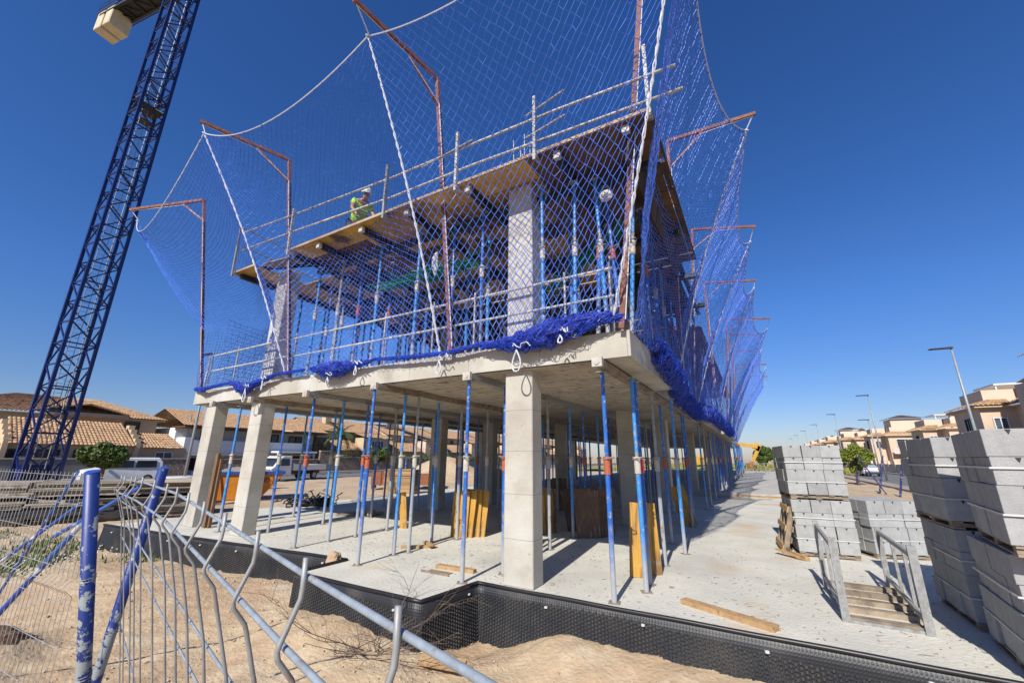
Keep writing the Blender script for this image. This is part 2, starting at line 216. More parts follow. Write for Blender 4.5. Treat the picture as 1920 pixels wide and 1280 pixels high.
class MB:
    def __init__(s): s.v = []; s.f = []
    def quadbox(s, P):          # 8 points: bottom 4, top 4
        k = len(s.v); s.v += [tuple(p) for p in P]
        for q in ((0, 3, 2, 1), (4, 5, 6, 7), (0, 1, 5, 4), (1, 2, 6, 5), (2, 3, 7, 6), (3, 0, 4, 7)): s.f.append(tuple(k+i for i in q))
    def box(s, c, d, rz=0.0, rx=0.0, ry=0.0):
        m = Euler((rx, ry, rz)).to_matrix(); c = Vector(c); h = [x/2 for x in d]
        s.quadbox([c + m @ Vector((a*h[0], b*h[1], e*h[2])) for e in (-1, 1) for a, b in ((-1, -1), (1, -1), (1, 1), (-1, 1))])
    def bb(s, x0, x1, y0, y1, z0, z1): s.box(((x0+x1)/2, (y0+y1)/2, (z0+z1)/2), (x1-x0, y1-y0, z1-z0))
    def beam(s, a, b, wd, ht=None, upv=(0, 0, 1)):
        ht = ht or wd; a = Vector(a); b = Vector(b); d = (b-a).normalized(); u = Vector(upv)
        if abs(d.dot(u)) > 0.98: u = Vector((0, 1, 0))
        r = d.cross(u).normalized(); u2 = r.cross(d)
        s.quadbox([p + r*x*wd/2 + u2*y*ht/2 for p in (a, b) for x, y in ((-1, -1), (1, -1), (1, 1), (-1, 1))])
    def tube(s, a, b, r, n=8, r2=None, cap=True):
        s.path([a, b], r, n, r2=r2, cap=cap)
    def path(s, pts, r, n=6, r2=None, cap=True, closed=False):
        pts = [Vector(p) for p in pts]; k0 = len(s.v); N = len(pts); prev = None
        for i, p in enumerate(pts):
            if closed: d = (pts[(i+1) % N]-pts[i-1])
            else: d = (pts[min(i+1, N-1)]-pts[max(i-1, 0)])
            d.normalize()
            if prev is None:
                u = Vector((0, 0, 1)) if abs(d.z) < 0.9 else Vector((1, 0, 0))
                a = d.cross(u).normalized()
            else:
                a = (prev - d*prev.dot(d)).normalized()
            prev = a; b = d.cross(a); rr = r if r2 is None else r + (r2-r)*i/(N-1)
            for j in range(n):
                t = 2*PI*j/n; s.v.append(tuple(p + a*math.cos(t)*rr + b*math.sin(t)*rr))
        for i in range(N if closed else N-1):
            i2 = (i+1) % N
            for j in range(n):
                j2 = (j+1) % n; s.f.append((k0+i*n+j, k0+i*n+j2, k0+i2*n+j2, k0+i2*n+j))
        if cap and not closed:
            s.f.append(tuple(k0+j for j in reversed(range(n)))); s.f.append(tuple(k0+(N-1)*n+j for j in range(n)))
    def lathe(s, prof, c=(0, 0, 0), n=16):
        k = len(s.v)
        for r, z in prof:
            for j in range(n): t = 2*PI*j/n; s.v.append((c[0]+r*math.cos(t), c[1]+r*math.sin(t), c[2]+z))
        for i in range(len(prof)-1):
            for j in range(n): j2 = (j+1) % n; s.f.append((k+i*n+j, k+i*n+j2, k+(i+1)*n+j2, k+(i+1)*n+j))
        s.f.append(tuple(k+j for j in reversed(range(n)))); s.f.append(tuple(k+(len(prof)-1)*n+j for j in range(n)))
    def prism(s, poly, z0, z1):   # poly counter-clockwise in xy
        k = len(s.v); n = len(poly)
        s.v += [(x, y, z0) for x, y in poly] + [(x, y, z1) for x, y in poly]
        s.f.append(tuple(k+i for i in reversed(range(n)))); s.f.append(tuple(k+n+i for i in range(n)))
        for i in range(n): j = (i+1) % n; s.f.append((k+i, k+j, k+n+j, k+n+i))
    def grid(s, fn, nu, nv):
        k = len(s.v)
        for i in range(nu+1):
            for j in range(nv+1): s.v.append(tuple(fn(i/nu, j/nv)))
        for i in range(nu):
            for j in range(nv): a = k+i*(nv+1)+j; s.f.append((a, a+nv+1, a+nv+2, a+1))
    def build(s, name, mat, parent=None, smooth=False, bevel=0.0, loc=None):
        me = bpy.data.meshes.new(name); me.from_pydata([tuple(map(float, v)) for v in s.v], [], s.f); me.update()
        if mat is not None: me.materials.append(M[mat] if isinstance(mat, str) else mat)
        if smooth:
            for p in me.polygons: p.use_smooth = True
        o = bpy.data.objects.new(name, me); col.objects.link(o)
        if parent is not None: o.parent = parent
        if bevel:
            b = o.modifiers.new('bevel', 'BEVEL'); b.width = bevel; b.segments = 1; b.limit_method = 'ANGLE'
        return o
def fuse(o, mb, mat):
    """add surface detail (holes, notches) to a part's own mesh with a second material"""
    me = o.data; bm = bmesh.new(); bm.from_mesh(me); me.materials.append(M[mat]); k = len(me.materials)-1
    vs = [bm.verts.new(v) for v in mb.v]
    for f in mb.f:
        try: fc = bm.faces.new([vs[i] for i in f]); fc.material_index = k
        except ValueError: pass
    bm.to_mesh(me); bm.free()
def tag(o, label=None, cat=None, group=None, kind=None):
    if label: o['label'] = label
    if cat: o['category'] = cat
    if group: o['group'] = group
    if kind: o['kind'] = kind
    return o
def empty(name, loc=(0, 0, 0), rz=0.0):
    o = bpy.data.objects.new(name, None); col.objects.link(o); o.location = loc; o.rotation_euler = (0, 0, rz); o.empty_display_size = 0.3
    return o
def thing(name, label, cat, loc=(0, 0, 0), rz=0.0, group=None): return tag(empty(name, loc, rz), label, cat, group)
def kids(o): return [c for c in bpy.data.objects if c.parent == o]
def copy_tree(o, children, parent=None):
    c = o.copy(); col.objects.link(c)
    if parent: c.parent = parent
    for ch, sub in children:
        d = ch.copy(); col.objects.link(d); d.parent = c
        for g in sub: e = g.copy(); col.objects.link(e); e.parent = d
    return c
def tree_of(o): return [(c, kids(c)) for c in kids(o)]
def lerp(a, b, t): return Vector(a)*(1-t) + Vector(b)*t
rnd = random.Random(7)

# ------------------------------------------------------------------ ground
def gz(x, y):
    z = -0.50
    n = math.sin(x*1.7+y*0.6)*0.5 + math.sin(x*0.7-y*1.9+1.3)*0.5
    z += 0.025*n + 0.012*math.sin(x*6.1+y*4.3) + 0.008*math.sin(x*13.0-y*11.0+2)
    def g(cx, cy, sx, sy, h): return h*math.exp(-((x-cx)/sx)**2-((y-cy)/sy)**2)
    z += g(-2.0, 4.8, 0.55, 0.5, 0.13) + g(-0.5, 4.9, 1.5, 0.7, 0.16) - g(-3.15, 4.8, .45, .5, .16)
    z += g(-6.6, 4.6, 0.9, 0.6, 0.10) + g(-9.5, 3.2, 2.5, 1.2, 0.20) + g(-4.8, 3.75, 1.1, 0.55, 0.17)
    z += g(-7.3, 1.6, 0.45, 0.35, 0.22) + g(-6.4, 1.2, 0.4, 0.3, 0.12) + g(-12, 2.2, 1.0, 0.5, -0.06)
    z += g(-3.6, 3.3, 0.5, 0.4, 0.08)
    z += g(-25.0, 31.0, 3.6, 3.0, 2.1) + g(-29.0, 36.5, 3.0, 3.0, 1.6) + g(-20.0, 24.0, 3.0, 1.6, 0.25)
    if x > 3.4: z += 0.18*min(1, (x-3.4)/2)
    if x > 7.6: z = min(z, -0.33)
    if x < -34: z = min(z, -0.53)
    d = math.hypot(x, y)
    if d > 150: z = -0.5
    return z
def gxs(segs):
    out = [segs[0][0]]
    for a, b, st in segs:
        n = max(1, int(round((b-a)/st))); out += [a+(b-a)*(i+1)/n for i in range(n)]
    return out
xs = gxs([(-900, -120, 60), (-120, -50, 7), (-50, -30, 1), (-30, -14, 0.5), (-14, -9, 0.16), (-9, 3, 0.06), (3, 8, 0.4), (8, 30, 2), (30, 900, 60)])
ys = gxs([(-200, -10, 20), (-10, 1, 0.8), (1, 5.4, 0.06), (5.4, 14, 0.7), (14, 44, 0.7), (44, 100, 6), (100, 1200, 60)])
g = MB()
rg = random.Random(3)
def rough(x, y):
    if -9.2 < x < 3.1 and 0.9 < y < 5.5: return rg.gauss(0, 0.007)
    return rg.gauss(0, 0.012) if abs(x) < 50 and y < 60 else 0
for x in xs:
    for y in ys: g.v.append((x, y, gz(x, y)+rough(x, y)))
ny = len(ys)
for i in range(len(xs)-1):
    for j in range(ny-1): a = i*ny+j; g.f.append((a, a+ny, a+ny+1, a+1))
tag(g.build('ground', 'sand', smooth=True), kind='structure')
m = MB(); m.grid(lambda u, v: (-46+9.5*u, -40+260*v, -0.47+0.0*u), 1, 20); tag(m.build('road', 'asphalt'), kind='structure')
m = MB(); m.bb(-47.6, -46.0, -40, 220, -0.6, -0.33); tag(m.build('pavement', 'pave'), kind='structure')
m = MB(); m.grid(lambda u, v: (9.2+7.0*u, 8+300*v, -0.31), 1, 20); tag(m.build('road', 'asphalt'), kind='structure')
m = MB(); m.bb(16.2, 18.0, 8, 308, -0.6, -0.18); m.bb(8.0, 9.2, 8, 308, -0.6, -0.2); tag(m.build('pavement', 'pave'), kind='structure')
m = MB(); m.grid(lambda u, v: (-30+38*u, 66+120*v, -0.30+0.15*math.sin(u*40+v*17)), 40, 30); tag(m.build('field', 'dry'), kind='structure')

# ------------------------------------------------------------------ concrete building
bld = thing('unfinished_building', 'unfinished concrete frame building with ground slab, square columns and thick first-floor slab', 'building')
m = MB()
poly = [(-13.3, 4.22), (-10.0, 4.52), (-5.8, 4.95), (-5.8, 4.06), (-3.52, 4.06), (-3.38, 5.0), (3.3, 5.0), (3.3, 21.0), (-14.0, 21.0), (-13.6, 9.0)]
m.prism(poly, -0.62, 0.0)
m.build('ground_slab', SLABM, bld)
m = MB(); m.bb(-14.0, 2.6, 21.7, 62, -0.7, 0.14); m.build('rear_ground_slab', 'concrete', bld)
# first-floor slab with stepped right-hand edge
m = MB()
poly = [(-12.25, 5.0), (-1.18, 5.0), (-1.18, 8.0), (-1.5, 8.0), (-1.5, 13.5), (-2.7, 13.5), (-2.7, 15.0), (-1.15, 15.0), (-1.15, 19.0), (-1.5, 19), (-1.5, 24), (-1.15, 24), (-1.15, 34), (-1.5, 34), (-1.5, 58), (-12.0, 58)]
m.prism(poly, 2.82, 3.16)
m.build('first_floor_slab', 'concrete_warm', bld)
# soffit board marks: shallow strips left by the formwork
m = MB(); m.bb(-12.2, -1.52, 5.03, 44, 2.8135, 2.8185); m.build('soffit_gaps', 'dark', bld)
m = MB()
for i in range(140):
    y = 5.03 + i*0.275; x = -12.15 + (i % 2)*.5
    while x < -1.6:
        x2 = min(-1.53, x + 1.02)
        m.box(((x+x2)/2, y+.13, 2.806 - 0.004*rnd.random()), (x2-x-0.014, 0.258, 0.012), 0, rnd.uniform(-.008, .008), 0)
        x = x2
m.build('soffit_boards', nmat('soffit', (0.56, 0.49, 0.39), (0.42, 0.36, 0.28), 2.0, 0.9, c3=(0.18, 0.15, 0.12), s3=7, t3=(0.58, 0.7), bump=0.3), bld)
ci = 0
lowcols = [(-2.84, 5.26), (-9.48, 5.24), (-11.55, 5.26), (-8.9, 10.7), (-8.4, 13.0), (-2.85, 11.0), (-2.6, 14.2), (-2.75, 22.2), (-11.2, 16.5), (-6.2, 14.5), (-6.1, 22.5), (-11.2, 28.2), (-6.0, 34), (-2.4, 27), (-2.4, 33), (-2.4, 40), (-2.4, 47), (-11.1, 36), (-11.1, 44), (-5.6, 28), (-8.6, 20)]
cols_up = [(-2.84, 5.30), (-9.5, 5.34), (-2.85, 11.0), (-8.9, 10.9), (-2.6, 16.5), (-6.2, 14.5), (-2.6, 22), (-2.6, 28)]
for (x, y) in lowcols:
    m = MB(); m.box((x, y, 1.41), (0.44, 0.34 if y > 9 else 0.30, 2.82)); m.build('column', 'concrete_warm', bld, bevel=0.012)
for (x, y) in cols_up:
    m = MB(); m.box((x, y, 4.56), (0.44, 0.32, 2.82)); m.build('column', 'concrete', bld, bevel=0.012)
m = MB()
for (cx, cy) in ((-2.84, 5.30), (-7.0, 12)):
    for a, b, h in ((-.15, -.1, .75), (.15, -.1, .62), (-.05, .1, .95), (.12, .1, .85), (-.12, .1, .7), (0.02, -.12, .45)):
        m.tube((cx+a, cy+b, 5.9), (cx+a*1.1, cy+b, 6.05+h*1.25), 0.011, 6)
m.build('starter_bars', 'galv', bld)

# membrane along the slab edge
def membrane(name, pts, hts, parent, lab=None, flat=False):
    v = []; f = []; uv = []; acc = 0; NV = 7; r2 = random.Random(11)
    P = []
    for i in range(len(pts)-1):
        a = Vector((*pts[i], 0)); b = Vector((*pts[i+1], 0)); n = max(2, int((b-a).length/0.12))
        for k in range(n + (i == len(pts)-2)): P.append((a.lerp(b, k/n), hts[i]+(hts[i+1]-hts[i])*k/n, acc+(b-a).length*k/n))
        acc += (b-a).length
    for i, (p, h, s) in enumerate(P):
        d = (P[min(i+1, len(P)-1)][0]-P[max(i-1, 0)][0]).normalized(); nrm = Vector((d.y, -d.x, 0))
        for j in range(NV):
            t = j/(NV-1); off = 0.012 + 0.02*math.sin(s*3.1+t*2)*t + 0.015*math.sin(s*7.3)*t + 0.05*t*t
            q = p + nrm*off; v.append((q.x, q.y, 0.03 - h*t)); uv.append((s, -h*t))
    for i in range(len(P)-1):
        for j in range(NV-1): a = i*NV+j; f.append((a, a+1, a+NV+1, a+NV))
    me = bpy.data.meshes.new(name); me.from_pydata(v, [], f); ul = me.uv_layers.new(name='UVMap')
    for lp in me.loops: ul.data[lp.index].uv = uv[lp.vertex_index]
    for p in me.polygons: p.use_smooth = True
    me.materials.append(M['membrane']); o = bpy.data.objects.new(name, me); col.objects.link(o); o.parent = parent
    so = o.modifiers.new('thickness', 'SOLIDIFY'); so.thickness = 0.006
    return P
mem = thing('waterproofing_membrane', 'black dimpled plastic membrane wrapped round the edge of the ground slab', 'membrane', (0, 0, 0))
mp = [(-13.3, 4.20), (-10.0, 4.50), (-5.82, 4.92), (-5.82, 4.04), (-3.50, 4.04), (-3.36, 4.98), (-1.0, 4.98), (3.3, 4.98)]
MP = membrane('dimpled_sheet', mp, [0.5, 0.6, 0.75, 0.8, 0.85, 0.85, 0.8, 0.8], mem)
m = MB(); acc = 0
for i in range(len(MP)-1):
    p, h, s_ = MP[i]; p2, h2, s2_ = MP[i+1]
    if p.x < -10.2: continue
    d = (p2-p).normalized(); nrm = Vector((d.y, -d.x, 0)); L3 = (p2-p).length
    k = math.ceil(s_/.039); 
    while k*.039 < s2_:
        s3 = k*.039; base = p.lerp(p2, (s3-s_)/L3); hh = .13+.05*math.sin(s3*1.3); j = 0
        while hh < min(h, .78):
            t = (hh+(.0195 if k % 2 else 0))/h; off = 0.012 + 0.02*math.sin(s3*3.1+t*2)*t + 0.015*math.sin(s3*7.3)*t + 0.05*t*t + .003
            q = base+nrm*off; q.z = .03-h*t; k0 = len(m.v); r_ = .0125; r2 = .007
            for rr_, o in ((r_, 0), (r2, .014)):
                for a in (45, 135, 225, 315): m.v.append(tuple(q+d*rr_*math.cos(R(a))*1.3+Vector((0, 0, 1))*rr_*math.sin(R(a))*1.3+nrm*o))
            m.f.append((k0+4, k0+5, k0+6, k0+7))
            for a in range(4): b2 = (a+1) % 4; m.f.append((k0+a, k0+b2, k0+4+b2, k0+4+a))
            hh += .039
        k += 1
fuse(bpy.data.objects['dimpled_sheet'], m, 'stud')
m = MB()   # folded top strip, plain, lying back over the edge
m.path([(p.x, p.y-0.012, 0.02+0.002*math.sin(s*5)) for p, h, s in MP], 0.022, 6)
m.build('top_roll', 'black_plastic', mem, smooth=True)
m = MB()
for i, (p, h, s) in enumerate(MP):
    if i % 9 == 4:
        q = p + Vector((0.0, -0.03, -0.07 - 0.05*rnd.random())); m.lathe([(0.004, -0.012), (0.02, -0.008), (0.02, 0.008), (0.004, 0.012)], (q.x, q.y-0.01, q.z), 8)
m.build('fixing_discs', 'plasticwhite', mem)

# ------------------------------------------------------------------ telescopic props
def make_prop(kind, H, hc, collar, handle=0.3):
    t = empty('shoring_prop')
    rl, ru = 0.031, 0.025
    m = MB(); m.tube((0, 0, 0.008), (0, 0, hc), rl, 10); m.build('outer_tube', kind, t, smooth=False)
    m = MB(); m.tube((0, 0, hc), (0, 0, H-0.008), ru, 10)
    it = m.build('inner_tube', 'prop_sky' if kind == 'prop_sky' else ('prop_blue' if kind == 'prop_blue' else 'galv'), t)
    m = MB()
    z = hc+0.18
    while z < H-0.15: m.lathe([(0.003, -0.006), (ru+0.0012, -0.006), (ru+0.0012, 0.006), (0.003, 0.006)], (0, 0, z), 3) if False else m.box((0.0, -ru-0.0005, z), (0.012, 0.003, 0.014)); z += 0.11
    fuse(it, m, 'dark')
    m = MB(); m.lathe([(0.028, -0.11), (0.042, -0.10), (0.042, 0.08), (0.048, 0.085), (0.048, 0.11), (0.030, 0.115)], (0, 0, hc-0.02), 12); m.build('collar', collar, t)
    m = MB(); c = Vector((0, 0, hc+0.06)); a = handle
    m.path([c+Vector((math.cos(a)*r_ - math.sin(a)*s_, math.sin(a)*r_ + math.cos(a)*s_, z_)) for r_, s_, z_ in ((-0.09, -0.03, 0.02), (-0.12, 0, 0.03), (-0.09, 0.035, 0.02), (0, 0.045, 0), (0.05, 0.04, 0), (0.06, 0, 0), (0.05, -0.04, 0), (0, -0.045, 0))], 0.007, 5, closed=True)
    m.build('handle', 'galv', t)
    m = MB(); m.box((0, 0, 0.005), (0.13, 0.13, 0.009), 0.3); m.build('base_plate', 'rod', t)
    m = MB(); m.box((0, 0, H-0.005), (0.13, 0.13, 0.009), 0.1); m.build('head_plate', 'galv', t)
    return t
variants = []
for kind, collar in (('prop_blue', 'orange_collar'), ('prop_sky', 'pale_collar'), ('prop_grey', 'pale_collar'), ('prop_blue', 'pale_collar'), ('prop_blue', 'red_collar')):
    for H in (2.69, 2.60):
        p = make_prop(kind, H, 1.52 if H > 2.65 else 1.45, collar, rnd.uniform(0, 6)); variants.append((p, tree_of(p), kind, collar, H))
def vsel(i, low): return variants[i*2 + (0 if low else 1)]
used = set()
colw = {'prop_blue': 'blue', 'prop_sky': 'sky-blue', 'prop_grey': 'worn grey'}
colc = {'orange_collar': 'orange', 'pale_collar': 'pale', 'red_collar': 'red'}
def put_prop(x, y, z, vi, low, label=None, group=None, tilt=(0, 0)):
    p, ch, kind, cl, H = vsel(vi, low)
    if (vi, low) not in used: used.add((vi, low)); o = p
    else: o = copy_tree(p, ch)
    o.location = (x, y, z); o.rotation_euler = (tilt[0], tilt[1], rnd.uniform(0, 6.28)) if tilt == (0, 0) else (tilt[0], tilt[1], 0)
    tag(o, label, 'shoring prop', group)
    return o
# lower storey: measured front ones, each with its own label
front = [(-1.62, 5.20, 0, 'blue prop with orange collar right at the slab corner, before the yellow panel'),
 (-1.39, 5.79, 1, 'sky-blue prop with pale collar in front of the leaning yellow panel'),
 (-1.42, 6.12, 4, 'blue prop with red collar beside the leaning yellow panel'),
 (-1.43, 7.28, 2, 'mottled grey prop just behind the leaning yellow panel'),
 (-1.28, 8.30, 1, 'sky-blue prop at the slab edge nearest the leaning brown board'),
 (-3.57, 4.91, 3, 'blue prop standing at the membrane corner left of the big front column'),
 (-3.32, 5.55, 0, 'blue prop half hidden behind the left edge of the front column'),
 (-3.43, 7.36, 2, 'worn prop standing directly right of the front column in the sun'),
 (-5.46, 4.81, 0, 'deep blue prop with orange collar at the notch of the membrane'),
 (-5.49, 5.58, 1, 'pale blue prop, second from the membrane notch'),
 (-5.41, 5.85, 2, 'grey worn prop close behind the pale blue prop by the notch'),
 (-5.66, 6.74, 1, 'sky-blue prop standing over the small timber cross'),
 (-5.41, 7.21, 2, 'grey prop in front of the stack of upright yellow panels'),
 (-7.38, 5.03, 0, 'blue prop with orange collar at the outer edge between column and notch'),
 (-7.37, 5.72, 1, 'sky-blue prop with pale collar leaning across the parked pickup truck'),
 (-7.33, 6.33, 0, 'blue prop with orange collar next to the palm tree in view'),
 (-7.36, 7.21, 2, 'thin grey prop beside the single upright yellow board'),
 (-9.28, 5.66, 3, 'dark blue prop just right of the second square column'),
 (-10.25, 5.15, 1, 'sky-blue prop between the two left-hand square columns')]
for x, y, vi, lab in front: put_prop(x, y, 0, vi, True, lab, 'blue shoring props under the first-floor slab')
taken = [(a[0], a[1]) for a in front]
n_low = 0
ORD = ['first', 'second', 'third', 'fourth', 'fifth', 'sixth', 'seventh', 'eighth', 'ninth', 'tenth', 'eleventh', 'twelfth', 'thirteenth', 'fourteenth', 'fifteenth', 'sixteenth', 'seventeenth', 'eighteenth', 'nineteenth', 'twentieth', 'twenty-first', 'twenty-second', 'twenty-third', 'twenty-fourth', 'twenty-fifth', 'twenty-sixth', 'twenty-seventh', 'twenty-eighth', 'twenty-ninth', 'thirtieth']
ROWN = ['the rightmost row', 'the second row from the right', 'the third row from the right', 'the third row from the left', 'the second row from the left', 'the leftmost row']
VN = ['orange-collared blue', 'sky-blue', 'worn grey', 'pale-collared blue', 'red-collared blue']
cnt = {}
for k, xl in enumerate((-1.62, -3.5, -5.45, -7.35, -9.25, -11.0)):
    y = 6.1 + 0.35*(k % 2)
    while y < (34 if k in (0,) else 27):
        x = xl + rnd.uniform(-.08, .08) + (-.0 if not (13.3 < y < 15.2 and k == 0) else -1.3)
        yy = y + rnd.uniform(-.18, .18)
        if all(math.hypot(x-a, yy-b) > 0.42 for a, b in taken) and all(math.hypot(x-a, yy-b) > 0.4 for a, b in lowcols):
            vv = rnd.choice((0, 0, 1, 2, 3)); cnt[k] = cnt.get(k, 0)+1
            lab = '%s prop, %s back in %s under the slab' % (VN[vv], ORD[cnt[k]], ROWN[k])
            put_prop(x, yy, 0, vv, True, lab, {0: 'props along the right-hand slab edge', 4: 'props along the left side', 5: 'props along the left side'}.get(k, 'props in the shade under the slab')); n_low += 1
            taken.append((x, yy))
        y += 1.05 if y < 16 else 1.3
for i in range(22):
    put_prop(-1.5 + rnd.uniform(-.25, .35), 34 + i*0.9, 0.14, rnd.choice((1, 1, 0)), False, 'sunlit prop, %s back in the far cluster at the end of the slab edge' % ORD[i], 'far props at the end of the slab edge')
# upper storey
upf = [(-1.55, 5.35, 1), (-1.75, 5.5, 0), (-1.42, 5.62, 0), (-2.0, 5.25, 1), (-2.42, 5.1, 1), (-0.95, 5.6, 1), (-3.6, 5.2, 3), (-4.3, 5.3, 3), (-5.0, 5.15, 1), (-6.1, 5.2, 1), (-6.5, 5.9, 0), (-7.4, 5.3, 2), (-8.1, 5.25, 1), (-5.6, 6.1, 3)]
UPL = ['sky-blue prop, leftmost but two of the corner bundle on the upper floor', 'orange-collared prop leaning left in the corner bundle on the upper floor', 'orange-collared prop hard behind the corner gallows post on the upper floor', 'sky-blue prop leaning right in the corner bundle on the upper floor', 'upright sky-blue prop at the left of the corner bundle on the upper floor', 'strongly tilted sky-blue prop nearest the corner lacing rope on the upper floor',
 'deep blue prop close left of the big upper column', 'blue prop just left of the middle gallows post on the upper floor', 'sky-blue prop under the left of the green net on the upper floor', 'sky-blue prop below the kneeling worker on the upper floor', 'orange-collared prop set back below the worker on the upper floor', 'worn grey prop midway between worker and second upper column', 'sky-blue prop close right of the second upper column', 'blue prop set back behind the rolled green net']
tl = [(0, -.03), (0, .06), (0, -.05), (0, .03), (0, 0.0), (0, .08)]
for i, (x, y, vi) in enumerate(upf):
    x2 = min(x, -1.3)
    put_prop(x2, y, 3.16, vi, False, UPL[i], 'corner props of the upper floor' if i < 6 else 'front props of the upper floor', tl[i] if i < 6 else (0, 0))
for k, xl in enumerate((-1.75, -3.6, -5.5, -7.4, -9.3, -10.5)):
    y = 6.7 + 0.4*(k % 2)
    while y < (32 if k == 0 else 20):
        x = xl + rnd.uniform(-.1, .1)
        if 13.2 < y < 15.2 and k == 0: x = -2.9
        if all(math.hypot(x-a, y-b) > 0.4 for a, b in cols_up):
            vv = rnd.choice((0, 1, 2, 3)); cnt[k+9] = cnt.get(k+9, 0)+1
            put_prop(x, y, 3.16, vv, False, '%s prop, %s back in %s on the upper floor' % (VN[vv], ORD[cnt[k+9]-1], ROWN[k]), 'inner props of the upper floor' if k else 'right edge props of the upper floor')
        y += 1.1
for i, (x, y) in enumerate(((-4.7, 6.3), (-6.6, 6.9), (-8.3, 6.6), (-2.6, 7.1), (-3.1, 8.4), (-5.0, 8.3), (-6.9, 9.0), (-8.6, 9.2), (-4.2, 10.2), (-2.3, 9.5), (-1.2, 6.5), (-1.25, 7.6), (-1.3, 8.7), (-1.35, 10.2), (-1.4, 11.4), (-1.35, 12.6), (-5.6, 9.6), (-7.7, 7.8), (-9.9, 5.7), (-10.4, 6.3), (-9.0, 6.2), (-7.9, 5.8), (-7.0, 5.5), (-6.0, 6.2), (-4.0, 6.0), (-2.4, 6.2), (-9.3, 7.6), (-6.3, 8.0))):
    put_prop(x, y, 3.16, (1, 0, 3)[i % 3], False, '%s extra prop, %s of the scattered ones between the rows on the upper floor' % (VN[(1, 0, 3)[i % 3]], ORD[i]), 'scattered props of the upper floor')
for q, ch, kd, cl, H in variants:       # unused variants removed
    pass
for vi in range(5):
    for low in (True, False):
        if (vi, low) not in used:
            p, ch, *_ = vsel(vi, low)
            for c, s in ch: bpy.data.objects.remove(c)
            bpy.data.objects.remove(p)

# soffit beams on the lower props (galvanised channels running in depth)
sb = None
for i, xb in enumerate((-1.56, -3.55, -5.5, -7.38, -9.3, -10.9)):
    for jx, (y0, y1) in enumerate(((4.86, 16), (16.02, 30))):
        if i == 0 and jx == 0: segs = [(4.86, 13.4)]
        else: segs = [(y0, y1)]
        for (a, b_) in segs:
            m = MB()
            if jx == 0: m.bb(xb-0.05, xb+0.05, a, b_, 2.70, 2.712); m.bb(xb-0.05, xb-0.036, a, b_, 2.712, 2.795); m.bb(xb+0.036, xb+0.05, a, b_, 2.712, 2.795)
            else: m.bb(xb-0.05, xb+0.05, a, b_, 2.70, 2.795)
            o = m.build('formwork_beam', 'galv' if i % 2 else 'wood_grey')
            tag(o, 'steel channel under the soffit, %s' % (['at the right-hand slab corner', 'running in from beside the front column', 'starting over the membrane notch', 'starting midway between the front columns', 'starting just right of the second column', 'between the two left-hand columns'][i] if jx == 0 else 'far inside the shaded bay'), 'beam', 'formwork beams under the first-floor slab')
            if jx == 0:
                m = MB(); m.box((xb, a-0.03, 2.745), (0.13, 0.06, 0.12)); m.tube((xb, a-0.07, 2.74), (xb, a-0.055, 2.74), 0.035, 8); m.build('end_clamp', 'pale_collar', o)

# ------------------------------------------------------------------ upper timber deck
deck = thing('formwork_deck', 'yellow-brown timber formwork deck on props over the upper floor', 'deck')
m = MB(); me_ = MB()
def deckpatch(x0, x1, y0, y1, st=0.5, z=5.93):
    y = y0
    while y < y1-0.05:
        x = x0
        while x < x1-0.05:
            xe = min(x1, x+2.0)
            (m if (x+xe)/2 > -3.4 or (y > 9 and rnd.random() < .5) or rnd.random() < .22 else me_).box(((x+xe)/2, y+st/2, z+0.0135+rnd.uniform(-.003, .003)), (xe-x-0.012, min(st, y1-y)-0.012, 0.027))  # board tones differ; right-hand brown also paints in shade, left-hand yellow sun bounce
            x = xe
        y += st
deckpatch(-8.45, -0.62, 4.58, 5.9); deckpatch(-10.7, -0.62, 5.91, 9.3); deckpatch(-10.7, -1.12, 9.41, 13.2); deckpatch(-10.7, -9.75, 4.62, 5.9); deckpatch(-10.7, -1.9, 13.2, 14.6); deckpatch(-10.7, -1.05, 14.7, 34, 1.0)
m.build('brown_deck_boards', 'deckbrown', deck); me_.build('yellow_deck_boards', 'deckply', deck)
m = MB()
m.bb(-8.46, -0.6, 4.55, 4.577, 5.915, 5.965); m.bb(-10.72, -9.74, 4.59, 4.617, 5.915, 5.965); m.bb(-10.73, -10.703, 4.62, 34, 5.915, 5.965)
m.build('edge_boards', 'deckedge', deck)
m = MB(); m.bb(-0.618, -0.59, 4.58, 9.3, 5.91, 5.968); m.bb(-1.118, -1.09, 9.4, 13.2, 5.91, 5.968); m.build('side_edge_boards', 'sideform', deck)  # right-hand edges get a darker colour standing in for shade
m = MB()
for i in range(5):
    m.box((-9.2, 5.1+0.0*i, 5.99), (1.3, 0.18, 0.03), 0.35)
m.box((-9.15, 4.9, 5.98), (0.9, 0.3, 0.03), 0.1); m.build('loose_boards', 'wood_grey', deck)
m = MB()
for xb in (-0.95, -1.95, -3.55, -4.9, -6.1, -7.4, -8.3, -9.3, -10.5):
    m.bb(xb-0.045, xb+0.045, 4.7 if xb > -8.4 or xb < -9.8 else 5.95, 13.0 if xb > -1.5 else 30, 5.80, 5.912)
for y in (5.4, 7.6, 9.8, 12.0): m.bb(-8.4 if y < 5.9 else -10.6, -0.7, y-0.06, y+0.06, 5.70, 5.795)
m.build('joists', 'dark', deck)
for xb in (-0.95, -1.95, -3.55, -4.9, -6.1, -7.4): m = MB(); m.box((xb, 4.66, 5.84), (0.10, 0.07, 0.11)); m.build('beam_clamp', 'pale_collar', deck)
# right-hand hanging boards (dark side forms)
for i in range(16):
    y = 5.0+i*0.62
    if 11.0 < y < 12.1: continue
    m = MB(); m.box((-0.95 if y < 9.2 else -1.35, y, 5.62), (0.03, 0.58, 0.34 + 0.12*rnd.random()), 0, 0, 0.18); m.build('side_board', 'sideform', deck)

